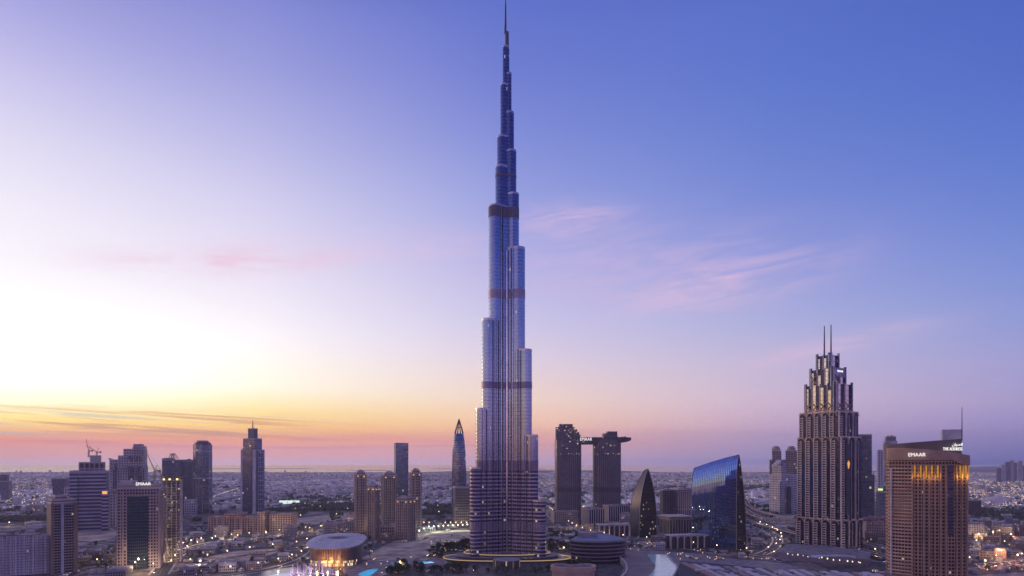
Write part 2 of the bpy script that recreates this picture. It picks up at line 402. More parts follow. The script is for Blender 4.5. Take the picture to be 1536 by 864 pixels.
def cen(poly): return (sum(p[0] for p in poly) / len(poly), sum(p[1] for p in poly) / len(poly))
def rnd_units(t, poly, z, n, r_, h=(1.5, 4)):
    cx, cy_ = cen(poly)
    for _ in range(n):
        mb = PM(t)
        a = rnd.choice(poly); k = rnd.random() * .6; x, y = cx + (a[0] - cx) * k, cy_ + (a[1] - cy_) * k
        s1, s2 = rnd.uniform(.5, 1.3) * r_, rnd.uniform(.5, 1.3) * r_
        mb.box(x - s1, x + s1, y - s2, y + s2, z, z + rnd.uniform(*h)); mb.build('roof_plant', ROOF, t)
def tower(name, label, D, rot, tiers, aspect=1.0, depth=None, pmat=None, roof=True, group=None, cat='tower', block='tower_block', back=.35, units=3):
    """tiers: (px0, px1, top row, material[, bottom row]) drawn from the lowest up"""
    p0 = boxpoly(tiers[0][0], tiers[0][1], D, R(rot), aspect, depth); c0 = cen(p0)
    t = thing(name, label, cat, (c0[0], c0[1], 0), 0, group); w0 = tiers[0][1] - tiers[0][0]; polys = []
    for i, tr in enumerate(tiers):
        x0, x1, yt, m_ = tr[:4]; Dk = D + (w0 - (x1 - x0)) / FPX * D * back
        dp = depth * ((x1 - x0) / w0) ** .5 if (depth and i) else depth
        poly = p0 if i == 0 else boxpoly(x0, x1, Dk, R(rot), aspect, dp)
        z1 = PZ(yt, Dk); z0 = 0 if len(tr) < 5 else PZ(tr[4], Dk)
        mb = PM(t); mb.prism(poly, z0, z1, 0, top=1); mb.build(block, [m_, ROOF], t)
        if roof:
            mb = PM(t); ring(mb, grow(poly, .25), z1 - 1.2, z1 + 1.4, .9); mb.build('parapet', pmat or PALE, t)
        if i == len(tiers) - 1 and units:
            rnd_units(t, poly, z1, units, max(1.5, (x1 - x0) / FPX * D * .08))
        polys.append((poly, z0, z1))
    return t, polys
def sign(text, loc, h, rotz, m_, parent, name='sign_letters', width=None):
    cu = bpy.data.curves.new(name, 'FONT'); cu.body = text; cu.size = h * 1.38; cu.extrude = .25; cu.align_x = 'CENTER'; cu.offset = 0
    tmp = bpy.data.objects.new('tmp', cu); COL.objects.link(tmp)
    dg = bpy.context.evaluated_depsgraph_get(); me = bpy.data.meshes.new_from_object(tmp.evaluated_get(dg))
    bpy.data.objects.remove(tmp); bpy.data.curves.remove(cu)
    me.materials.clear(); me.materials.append(m_); me.name = name
    xs_ = [v.co.x for v in me.vertices]; k = (width / (max(xs_) - min(xs_))) if width and xs_ else 1
    me.transform(Matrix.Rotation(R(90), 4, 'X') @ Matrix.Diagonal((k, 1, 1, 1)))
    o = bpy.data.objects.new(name, me); COL.objects.link(o)
    o.parent = parent; o.location = Vector(loc) - Vector(parent.location) if parent else loc
    o.rotation_euler = (0, 0, rotz); return o
def on_face(poly, i, u, out=.5):
    """point at fraction u along edge i, pushed outwards; returns (x, y), rotation so that text reads from outside"""
    a, b = poly[i], poly[(i + 1) % len(poly)]; L = math.hypot(b[0] - a[0], b[1] - a[1])
    tx, ty = (b[0] - a[0]) / L, (b[1] - a[1]) / L
    return (a[0] + (b[0] - a[0]) * u + ty * out, a[1] + (b[1] - a[1]) * u - tx * out), math.atan2(ty, tx), L, (tx, ty), (ty, -tx)
def quadbox(mb, p, tdir, ndir, w_, dep, z0, z1, mi=0, top=None):
    """box on a facade: centred at p along tdir, sticking out dep along ndir from a little inside the wall"""
    a = (p[0] - tdir[0] * w_ / 2 - ndir[0] * .3, p[1] - tdir[1] * w_ / 2 - ndir[1] * .3)
    b = (a[0] + ndir[0] * (dep + .3), a[1] + ndir[1] * (dep + .3))
    c = (b[0] + tdir[0] * w_, b[1] + tdir[1] * w_); d_ = (a[0] + tdir[0] * w_, a[1] + tdir[1] * w_)
    mb.prism([b, c, d_, a], z0, z1, mi, top, bottom=True)
def facepts(poly, i, n, inset=0.0): return [on_face(poly, i, (k + .5) / n if not inset else inset + (1 - 2 * inset) * k / (n - 1), 0) for k in range(n)]

# ------------------------------------------------------------------ the tallest tower
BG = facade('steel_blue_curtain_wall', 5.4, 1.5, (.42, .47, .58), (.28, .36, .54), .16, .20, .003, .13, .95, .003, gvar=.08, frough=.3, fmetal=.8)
BL = facade('balcony_banded_wall', 5.6, 3.1, (.50, .46, .62), (.03, .035, .11), .08, .42, .022, .2, .8, .04, frough=.35, fmetal=.6)
BG2 = facade('dark_reflection_curtain_wall', 5.4, 1.5, (.18, .23, .38), (.10, .155, .32), .16, .16, .003, .12, .95, .003, gvar=.08, frough=.3, fmetal=.9)  # copy of the curtain wall with the darker sky reflection put into its colours
BM = facade('louvred_mechanical_band', 1.6, 3.0, (.16, .145, .22), (.10, .09, .16), .35, .45, .0, .5, .3, .0, frough=.6)
BP = facade('pale_louvre_band', 1.8, 4.0, (.34, .28, .36), (.20, .16, .24), .3, .4, .004, .4, .5, .0, frough=.5, fmetal=.3)
DB = 1012.0; bx, by = PX(760.5, DB), DB
burj = thing('skyscraper', 'tallest tower of the skyline, tapering in steps of steel-blue glass tubes to a needle spire', 'skyscraper', (bx, by, 0))
def bz(y): return PZ(y, DB)
def stadium(d, w_, ang, n=14, neck=1.6):
    p = [(0, -(w_ - neck)), (d, -(w_ - neck))]
    a0 = math.asin(min(1, (w_ - neck) / w_))
    for k in range(n + 1):
        a = -a0 + (2 * a0) * k / n
        p.append((d + w_ * math.cos(a) * 1.0, w_ * math.sin(a)))
    p += [(d, (w_ - neck)), (0, (w_ - neck))]
    q = []
    for a in p:
        if not q or math.hypot(a[0] - q[-1][0], a[1] - q[-1][1]) > .05: q.append(a)
    return rotp(q, ang)
BM2 = facade('mauve_mechanical_band', 1.6, 3.0, (.46, .40, .52), (.32, .28, .40), .35, .45, .0, .5, .5, .0, frough=.5, fmetal=.5)
bands = [(bz(575 + 10), bz(575), BM2), (bz(451), bz(438), BM2), (bz(331), bz(315), BM), (bz(706), bz(691), BP), (bz(793), bz(780), BP), (bz(269), bz(265), BM)]
WIN = {210: [(703,54,9),(616,46,10),(484,37.5,11),(315,27.5,12),(254,17.5,10),(209,15,9),(130,10,6),(72,6.5,4.4)],
       330: [(750,57,9),(655,46,10),(529,37,11),(377,27,12),(295,18,10),(230,14,9),(172,10.5,7),(113,6.8,4.4),(86,3.4,2.6)],
       90: [(728,57,9),(650,46,10),(560,37,11),(420,27,12),(280,17,10),(220,13,8),(150,8,5)]}
for ang, tiers in WIN.items():
    for (yt, off, w_) in tiers:
        poly = stadium(max(.5, (off * 1.012 - w_) / .866), w_, R(ang), neck=w_ * .16)
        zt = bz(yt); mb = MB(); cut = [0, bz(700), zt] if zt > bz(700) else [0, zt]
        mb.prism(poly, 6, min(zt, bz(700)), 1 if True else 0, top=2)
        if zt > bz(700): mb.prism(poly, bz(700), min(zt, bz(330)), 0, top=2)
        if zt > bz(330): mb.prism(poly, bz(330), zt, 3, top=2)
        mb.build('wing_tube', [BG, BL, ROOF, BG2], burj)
        mb = MB(); ring(mb, grow(poly, .2), zt - 1.0, zt + 2.2, .8); mb.build('parapet', mat('bright_steel', (.62, .62, .68), .3, .8), burj)
        for z0, z1, m_ in bands:
            if zt > z0 + 2:
                mb = MB(); mb.prism(grow(poly, .35), z0, min(z1, zt + .2), 0, bottom=True); mb.build('mechanical_band', m_, burj)
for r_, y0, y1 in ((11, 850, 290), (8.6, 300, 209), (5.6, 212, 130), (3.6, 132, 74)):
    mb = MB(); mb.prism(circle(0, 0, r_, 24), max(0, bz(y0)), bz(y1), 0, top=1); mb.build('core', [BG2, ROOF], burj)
for ang, y1 in ((270, 380), (150, 460), (30, 430)):
    mb = MB(); a = R(ang); mb.prism(circle(13.2 * math.cos(a), 13.2 * math.sin(a), 2.3, 12), 6, bz(y1), 0)
    mb.build('core_fin', mat('polished_steel', (.62, .64, .74), .18, 1.0), burj)
sp = MB()
for r0, r1, y0, y1, dx in ((3.0, 2.7, 74, 48, 0), (1.9, 1.5, 50, 38, -2.4), (1.5, 1.1, 40, 10, -2.2), (1.0, .3, 10, -8, -2.1)):
    sp.prism(circle(dx, 0, r0, 10), bz(y0), bz(y1), 0, poly1=circle(dx, 0, r1, 10))
sp.build('spire', STEEL, burj)
for ang in (210, 330):                              # fine bright fins running up the flanks of both wings
    for d_ in (16, 25, 35, 45):
        yt = [t_[0] for t_ in WIN[ang] if (t_[1] * 1.012 - t_[2]) / .866 >= d_ - 3]
        w_ = [t_[2] for t_ in WIN[ang] if (t_[1] * 1.012 - t_[2]) / .866 >= d_ - 3]
        if not yt: continue
        y_t, ww = min(zip(yt, w_))
        sgn = 1 if ang == 210 else -1
        p = rotp([(d_, sgn * (max(w_) + .15))], R(ang))[0]
        mb = MB(); mb.prism(circle(p[0], p[1], .5, 6), 6, bz(y_t) + 2, 0)
        mb.build('vertical_fin', STEEL if d_ in (25,) else mat('polished_steel', (.62, .64, .74), .18, 1.0), burj)
# podium terraces with light lines and the round entrance hall
for i, (r_, z0, z1) in enumerate(((92, 0, 4.5), (76, 4.5, 8), (64, 8, 11))):
    mb = MB(); o_ = []
    for k in range(60):
        a = 2 * math.pi * k / 60
        if False: pass
        o_.append(((r_ + (9 - 3 * i) * math.cos(3 * (a - R(90)))) * math.cos(a) * 1.0, (r_ + (9 - 3 * i) * math.cos(3 * (a - R(90)))) * math.sin(a) * .62))
    mb.prism(o_, z0, z1, 0, top=1); mb.build('podium', [facade('podium_wall', 2.7, 4, (.16, .12, .12), (.06, .05, .07), .2, .5, .05, .3, .4), mat('podium_deck', (.17, .15, .16), .8)], burj)
    mb = MB(); ring(mb, grow(o_, .5), z1 - .5, z1 + .3, .8); mb.build('light_line' if i != 1 else 'ledge', glow('led_line', (1, .66, .28, 1), .62) if i != 1 else mat('bright_ledge', (.4, .36, .4), .5), burj)
mb = MB(); mb.prism(circle(0, -86, 19, 28), 0, 12, 0, top=1); mb.build('entrance_hall', [facade('hall_glass', 12, 2.5, (.20, .16, .16), (.14, .10, .08), .3, .1, .12, .3, .4, litcol=(1, .6, .28), estr=.35), mat('hall_roof', (.28, .26, .30), .6)], burj)
for d_, sg in ((21, 1), (30, 1), (40, 1), (49, 1), (14, 1)):      # dark joints between the tubes
    for ang in (210, 330):
        yt = [(t_[0], t_[2]) for t_ in WIN[ang] if (t_[1] * 1.012 - t_[2]) / .866 >= d_ - 2]
        if not yt: continue
        y_t = min(yt)[0]; w_ = max(t_[2] for t_ in WIN[ang] if (t_[1] * 1.012 - t_[2]) / .866 >= d_ - 3)
        q = rotp([(d_ - .8, (w_ - w_ * .16 + .3) * (1 if ang == 210 else -1))], R(ang))[0]
        mb = MB(); mb.prism(circle(q[0], q[1], .7, 6), 6, bz(y_t), 0); mb.build('dark_joint', mat('joint_dark', (.035, .035, .06), .5), burj)
# ------------------------------------------------------------------ tall stepped hotel tower with arches and twin masts
BV_FR = (.46, .38, .34)
BV_S = facade('balcony_stack', 4.0, 3.0, (.74, .60, .51), (.03, .03, .05), .0, .42, .006, .18, .6, .02)
BV_G = facade('dark_hotel_glass', 4.0, 2.6, (.04, .04, .06), (.05, .055, .12), .1, .2, .006, .1, .85, .04)
BV_T = facade('silver_panel_glass', 8, 5, (.62, .56, .52), (.66, .62, .62), .10, .10, .0, .10, .9, .01, gvar=.12)
BV_P = mat('cream_piers', (.64, .55, .48), .55, .0)
def stepped_hotel():
    D = 1078; rot = -60
    tiers = [(1195, 1294, 781), (1197, 1292, 655), (1200, 1287.5, 617), (1208, 1277.5, 575), (1216, 1267.5, 552), (1226, 1257, 532)]
    p0 = boxpoly(1195, 1294, D, R(rot), depth=60); c0 = cen(p0)
    t = thing('hotel_tower', 'tall stepped hotel tower with cream piers, arched tiers and twin masts on its roof', 'tower', (c0[0], c0[1], 0))
    prev = 0; SLAB = facade('slate_slab', 12, 6, (.24, .25, .34), (.20, .22, .34), .06, .05, .0, .2, .8)
    for i, (x0, x1, yt) in enumerate(tiers):
        Dk = D + (0, 1.5, 3.5, 9, 14, 20)[i]; poly = boxpoly(x0, x1, Dk, R(rot), depth=(60, 57, 54, 43, 33, 21)[i])
        zt = PZ(yt, Dk); mb = PM(t); mb.prism(poly, max(0, prev - 3), zt, 0, top=1); mb.build('tower_block', [BV_G, ROOF], t)
        for e, nb in ((0, (5, 5, 5, 4, 3, 2)[i]), (1, (3, 3, 3, 2, 2, 1)[i]), (3, (3, 3, 3, 2, 2, 1)[i])):
            p, ang, L, td, nd = on_face(poly, e, .5, 0)
            for k in range(nb):
                bw = L / nb
                q, *_ = on_face(poly, e, (k + .27) / nb, 0); up = i >= 3
                mb = PM(t); quadbox(mb, q, td, nd, bw * (.46 if up else .36), 1.5, prev, zt - (0 if up else 5) - (rnd.choice((0, 5, 10)) if up else 0))
                mb.build('glass_panel' if up else 'balcony_bay', BV_T if up else (BV_S if e != 1 or k == 0 else BV_G), t)
                mb = PM(t); q, *_ = on_face(poly, e, (k + .04) / nb, 0); quadbox(mb, q, td, nd, 1.3, 2.4, prev, zt + (1.5 if up else 0)); mb.build('pier', BV_P, t)
                if not up:
                    q, *_ = on_face(poly, e, (k + .47) / nb, 0); mb = PM(t); quadbox(mb, q, td, nd, .7, 1.9, prev, zt - 5); mb.build('slim_pier', BV_P, t)
                if i in (0, 1, 2):                       # low gilded arch over every bay
                    mb = PM(t)
                    for s_ in (-1, 1):
                        pts = []
                        for j in range(6):
                            a = math.pi / 2 * j / 5; q, *_ = on_face(poly, e, min(1, max(0, (k + .5 + s_ * .44 * math.cos(a)) / nb)), 2.2); pts.append((q[0], q[1], zt - 7 + 6.5 * math.sin(a)))
                        for a_, b_ in zip(pts, pts[1:]): mb.bar(a_, b_, .5)
                    mb.build('arch', mat('gilded_arch', (.66, .46, .30), .5, .2), t)
                if i == 3 or (i == 4 and k == 0):        # crossed braces
                    zb = prev + 5; mb = PM(t)
                    for s_ in (-1, 1):
                        q1, *_ = on_face(poly, e, (k + .5 - s_ * .42) / nb, 2.6); q2, *_ = on_face(poly, e, (k + .5 + s_ * .42) / nb, 2.6)
                        mb.bar((q1[0], q1[1], zb), (q2[0], q2[1], zb + 12), .55)
                    mb.build('brace', mat('brace_brown', (.40, .26, .20), .5, .2), t)
                    mb = PM(t); q, *_ = on_face(poly, e, (k + .5) / nb, 0); quadbox(mb, q, td, nd, bw * .9, 2.0, zb - 2, zb + .2); mb.build('belt', mat('brace_brown', (.40, .26, .20), .5, .2), t)
            if i >= 3:                                   # plain slate slabs at the corners, a little taller
                for u in (.04, .96):
                    q, *_ = on_face(poly, e, u, 0); mb = PM(t); quadbox(mb, q, td, nd, 2.6, 2.8, prev - 4, zt + 3.5); mb.build('corner_slab', SLAB, t)
        if i < 3:
            mb = PM(t); ring(mb, grow(poly, .3), zt - 1, zt + 1.2, 1); mb.build('parapet', BV_P, t)
        prev = zt - 1
        last = poly
        if i == 4:
            p, ang, L, td, nd = on_face(poly, 1, .5, 0); mb = PM(t); quadbox(mb, p, td, nd, L * .85, 2.2, zt - 14, zt + 1); mb.build('sign_wall', SLAB, t)
            p, ang, L, td, nd = on_face(poly, 1, .5, 2.6); sign('EMAAR', (p[0], p[1], zt - 6), 3.4, ang, SIGNW, t)
        if i == 1:
            p, ang, L, td, nd = on_face(poly, 1, .30, 1.2)
            mb = PM(t); quadbox(mb, p, td, nd, 11, 1.6, 60, zt - 12); mb.build('dark_panel', DARKG, t)
            mb = PM(t)
            for k in range(-2, 3):
                q = (p[0] + nd[0] * 2.4, p[1] + nd[1] * 2.4, 0); zc = PZ(697, Dk)
                mb.bar((q[0], q[1], zc - 7), (q[0] + td[0] * k * 1.5, q[1] + td[1] * k * 1.5, zc + 7 - abs(k) * 2), .4)
            mb.build('lit_emblem', glow('emblem_orange', (1, .42, .12, 1), 1.0), t)
    for px, yt in ((1236.5, 489), (1246.5, 487)):
        mb = PM(t); cyy = cen(last)[1]
        mb.bar((PX(px, cyy), cyy, PZ(548, cyy)), (PX(px, cyy), cyy, PZ(yt, cyy)), 1.5, 8, .7); mb.build('mast', STEEL, t)
    return t
stepped_hotel()
# ------------------------------------------------------------------ brown curved hotel, near right
def curved_hotel():
    D = 842
    n = 28; w_ = 1.0; pts = []
    for k in range(n + 1):
        a = -1 + 2 * k / n; pts.append((a * .5, -.16 * (1 - abs(a) ** 2.2)))
    pts += [(.5, .30), (-.5, .30)]
    poly = fitpoly(pts, 1328.5, 1452.5, D, R(-22)); c0 = cen(poly)
    t = thing('hotel_tower', 'broad brown hotel tower with curved facade, sloping crown and gold-lit column heads', 'tower', (c0[0], c0[1], 0))
    GW = facade('hotel_window_wall', 4.6, 3.75, (.44, .28, .175), (.025, .02, .025), .32, .42, .012, .2, .5, .04, litcol=(1, .6, .25))
    zt = PZ(690, D); zc = PZ(697, D)
    mb = PM(t); mb.prism(poly, 0, zt, 0, top=1, bottom=False); mb.build('tower_block', [GW, ROOF], t)
    PIER = mat('hotel_brown_pier', (.48, .30, .19), .6); SL = mat('hotel_slab', (.66, .45, .31), .6)
    # balcony slabs on the rounded left end
    nl = 8; fl = 0; z = 2.0
    while z < zc - 4:
        mb = PM(t); sub = poly[0:nl + 1]; outp = []
        for k in range(nl + 1):
            a, b = poly[max(0, k - 1)], poly[k + 1]; L = math.hypot(b[0] - a[0], b[1] - a[1]); nx, ny = (b[1] - a[1]) / L, -(b[0] - a[0]) / L
            outp.append((poly[k][0] + nx * 1.8, poly[k][1] + ny * 1.8))
        mb.prism(outp + sub[::-1], z, z + 1.5, 0, bottom=True); mb.build('balcony_slab', SL, t); z += 4.4
    # white corner fin
    p, ang, L, td, nd = on_face(poly, 1, .1, 0); mb = PM(t); quadbox(mb, p, td, nd, 1.6, 3, 0, PZ(703, D)); mb.build('corner_fin', WHITEP, t)
    # columns
    cols_ = []
    for k in range(nl, n):
        i = nl + (k - nl) * 1.93
        if i < n and not 20 < i < 22.5: cols_.append(i)
    for i in cols_:
        p, ang, L, td, nd = on_face(poly, int(i), i - int(i), 0)
        mb = PM(t); quadbox(mb, p, td, nd, 1.7, 1.7, 0, zc - 1); mb.build('column', PIER, t)
    # recessed glass strip
    p, ang, L, td, nd = on_face(poly, 21, .3, 0); mb = PM(t); quadbox(mb, p, td, nd, 6.5, .5, 55, zc - 1)
    mb.build('glass_strip', facade('strip_glass', 4.1, 6.5, (.15, .12, .14), (.12, .12, .19), .1, .3, .02, .15, .8), t)
    # glowing strips imitate the gold light wash below the crown, each with a point light
    for i in [8.8, 10.8, 12.7, 14.6, 16.6] + [23.4, 24.6, 25.8, 26.7, 27.6]:
        i = min(i, n - .2); p, ang, L, td, nd = on_face(poly, int(i), i - int(i), 1.1)
        mb = PM(t); quadbox(mb, p, td, nd, 1.6, .5, zc - 17, zc - 1.2); la = mb.build('gold_wash_strip', glow('gold_wash_strip', (1, .46, .06, 1), .5), t)
        ld = bpy.data.lights.new('gold_light', 'POINT'); ld.energy = 850; ld.color = (1, .50, .09); ld.shadow_soft_size = .5
        lo = bpy.data.objects.new('gold_light', ld); COL.objects.link(lo); lo.parent = t
        lo.location = Vector((p[0] + nd[0] * 3.2, p[1] + nd[1] * 3.2, zc - 15)) - Vector(t.location)
    # crown fascia, sloping plane and sign
    arc = [on_face(poly, min(k, n - 1), 0 if k < n else 1, 2.6)[0] for k in range(n + 1)]
    mb = PM(t)
    for k in range(n):
        a, b = arc[k], arc[k + 1]; f0, f1 = k / n, (k + 1) / n
        zl = lambda f: PZ(690, D) - 7 * max(0, (f - .8) / .2) ** .5 if f > .8 else PZ(690, D)
        zu = lambda f: PZ(671.5, D) - 10 * f * f
        mb.face([(a[0], a[1], zl(f0)), (b[0], b[1], zl(f1)), (b[0], b[1], zu(f1)), (a[0], a[1], zu(f0))])
        ia, ib = poly[k], poly[k + 1]
        mb.face([(a[0], a[1], zu(f0)), (b[0], b[1], zu(f1)), (ib[0], ib[1], zu(f1)), (ia[0], ia[1], zu(f0))])
        mb.face([(b[0], b[1], zl(f1)), (a[0], a[1], zl(f0)), (ia[0], ia[1], zl(f0)), (ib[0], ib[1], zl(f1))])
    e1, e2 = poly[n + 1], poly[n + 2]
    mb.face([(arc[n][0], arc[n][1], PZ(697, D)), (e1[0], e1[1], PZ(697, D)), (e1[0], e1[1], PZ(682, D)), (arc[n][0], arc[n][1], PZ(683, D))])
    mb.face([(e2[0], e2[1], PZ(690, D)), (arc[0][0], arc[0][1], PZ(690, D)), (arc[0][0], arc[0][1], PZ(671.5, D)), (e2[0], e2[1], PZ(671.5, D))])
    mb.build('crown_fascia', mat('crown_brown', (.50, .32, .22), .55), t)
    back = [(x + 4 * (c0[0] - x) / 60, y + 8) for x, y in poly]
    zb0 = PZ(662, D)
    mb = PM(t); lip = [(q[0], q[1]) for q in back]
    for k in range(n):
        a, b = lip[k], lip[k + 1]; f0, f1 = k / n, (k + 1) / n
        mb.face([(a[0], a[1], zt), (b[0], b[1], zt), (b[0], b[1], PZ(666 - 8 * f1, D)), (a[0], a[1], PZ(666 - 8 * f0, D))])
    a, b = lip[n], lip[n + 1]; mb.face([(a[0], a[1], zt - 8), (b[0], b[1], zt - 8), (b[0], b[1], PZ(657, D)), (a[0], a[1], PZ(658, D))])
    a, b = lip[n + 2], lip[0]; mb.face([(a[0], a[1], zt), (b[0], b[1], zt), (b[0], b[1], PZ(666, D)), (a[0], a[1], PZ(665, D))])
    mb.face([(lip[n][0], lip[n][1], PZ(658, D)), (lip[n + 1][0], lip[n + 1][1], PZ(657, D)), (lip[n + 2][0], lip[n + 2][1], PZ(665, D)), (lip[0][0], lip[0][1], PZ(666, D))])
    mb.build('sloping_crown', mat('crown_dark', (.15, .11, .11), .5), t)
    mb = PM(t)
    for k in range(2, n):
        a, b = arc[k], arc[k + 1]; a2 = (a[0] * .5 + lip[k][0] * .5, a[1] * .5 + lip[k][1] * .5); b2 = (b[0] * .5 + lip[k + 1][0] * .5, b[1] * .5 + lip[k + 1][1] * .5)
        z_ = PZ(672, D) - 10 * (k / n) ** 2 + .3
        mb.bar((a2[0], a2[1], z_), (b2[0], b2[1], PZ(672, D) - 10 * ((k + 1) / n) ** 2 + .3), .45)
    mb.build('cove_light', glow('cove_gold', (1, .55, .18, 1), .8), t)
    p, ang, L, td, nd = on_face(poly, 9, .5, 3.1); sign('EMAAR', (p[0], p[1], PZ(684.5, D)), 4.6, ang, SIGNW, t, width=19)
    p, ang, L, td, nd = on_face(poly, 25, .0, 0); q = (lip[25][0], lip[25][1] - 1.2)
    ang2 = math.atan2(lip[26][1] - lip[23][1], lip[26][0] - lip[23][0])
    sign('THE ADDRESS', (q[0] - 5, q[1] - 2.5, PZ(675.5, D)), 4.0, ang2, SIGNW, t, width=26)
    sign('\uFEE5\uFE8D\uFEEE\uFEE8\uFECC\uFEDF\uFE8D', (q[0] + 1, q[1] - 2.5, PZ(668.5, D)), 3.6, ang2, SIGNW, t, name='arabic_sign_letters', width=14)
    # block and mast on the roof
    bp = boxpoly(1411, 1443, D + 22, R(-22), depth=10); mb = PM(t); mb.prism(bp, PZ(662, D), PZ(644, D + 22), 0); mb.build('roof_block', WHITEP, t)
    q = bp[1]; mb = PM(t); mb.bar((q[0], q[1], PZ(660, D)), (q[0], q[1], PZ(611, D + 22)), .7, 6, .35); mb.build('mast', STEEL, t)
    return t
curved_hotel()
# ------------------------------------------------------------------ the two sail-shaped glass office towers
def sail(name, label, D, px0, px1, ytl, ytr, rot, depth, m_front, m_side, tip=0.0, curve=0, n=20, peak=.5, lean=False):
    """front and back skins lean together and meet at a sloping ridge; closed ends"""
    cx, cy, w_, d_ = fit(px0, px1, D, 1, R(rot), depth); t = thing(name, label, 'tower', (cx, cy, 0), R(rot))
    zl, zr_ = PZ(ytl, D), PZ(ytr, D)
    def hw(f, s_):                                     # depth of either skin at height fraction f
        if lean: return d_ / 2 * (1 - .5 * f ** 8) if s_ < 0 else d_ / 2 * (1 - 1.5 * f ** 2.2) + .3
        return d_ / 2 * (1 - f ** 2.8) + .15
    def wv(f): return 1 - curve * f ** 3.2
    U = 12
    def P(u, f, s_):
        x = .5 * w_ - (1 - u) * w_ * wv(f); zt_ = zl + (zr_ - zl) * u + (6.0 * u * (1 - u) if lean else 0) - (abs(u - peak) ** 1.5) * tip
        return (x, s_ * hw(f, s_), zt_ * f)
    for s_, nm in ((-1, 'front_skin'), (1, 'back_skin')):
        mb = MB()
        for i in range(U):
            for j in range(n):
                u0, u1, f0, f1 = i / U, (i + 1) / U, j / n, (j + 1) / n
                q = [P(u0, f0, s_), P(u1, f0, s_), P(u1, f1, s_), P(u0, f1, s_)]; uv = [(u0 * w_, q[0][2]), (u1 * w_, q[1][2]), (u1 * w_, q[2][2]), (u0 * w_, q[3][2])]
                if s_ > 0: q, uv = q[::-1], uv[::-1]
                mb.face(q, uv)
        mb.build(nm, m_front, t, smooth=True)
    for u, nm in ((0, 'end_wall'), (1, 'end_wall')):
        mb = MB()
        for j in range(n):
            f0, f1 = j / n, (j + 1) / n; q = [P(u, f0, -1), P(u, f0, 1), P(u, f1, 1), P(u, f1, -1)]; uv = [(p[1], p[2]) for p in q]
            if u == 0: q, uv = q[::-1], uv[::-1]
            mb.face(q, uv)
        mb.build(nm, m_side, t)
        mb = MB()
        for s_ in (-1, 1):
            for j in range(n): mb.bar(P(u, j / n, s_), P(u, (j + 1) / n, s_), .7)
        mb.build('edge_trim', mat('grey_trim', (.2, .2, .23), .4, .3), t)
    mb = MB()
    for i in range(U): mb.bar(P(i / U, 1, -1), P((i + 1) / U, 1, -1), .5)
    mb.build('ridge_trim', mat('grey_trim', (.2, .2, .23), .4, .3), t)
    return t, P
SAILG = facade('sail_blue_glass', 4.1, 3.4, (.03, .035, .07), (.20, .33, .70), .26, .05, .0003, .04, 1.0, .007, gvar=.1, colw=True, fmetal=.6, frough=.3)
SAILD = facade('sail_dark_glass', 4.1, 2.2, (.04, .035, .05), (.07, .065, .09), .12, .2, .010, .1, .9, .03)
sail('office_tower', 'sloping blue glass office tower with a curved dark end, reflecting the bright sky', 1100, 1037.5, 1119, 703, 682, -49, 30, SAILG, SAILD, lean=True)
t, P = sail('office_tower', 'dark glass office tower with a pointed sail-shaped gable', 1290, 944, 985, 705, 703, -64, 42, facade('sail_side_panel', 4.1, 3, (.10, .09, .10), (.07, .065, .085), .1, .3, .004, .35, .5), facade('sail_front_glass', 4.3, 2.4, (.03, .027, .03), (.05, .05, .06), .08, .26, .018, .12, .85, .03), curve=.68)
for (r0, r1) in ():
    pass
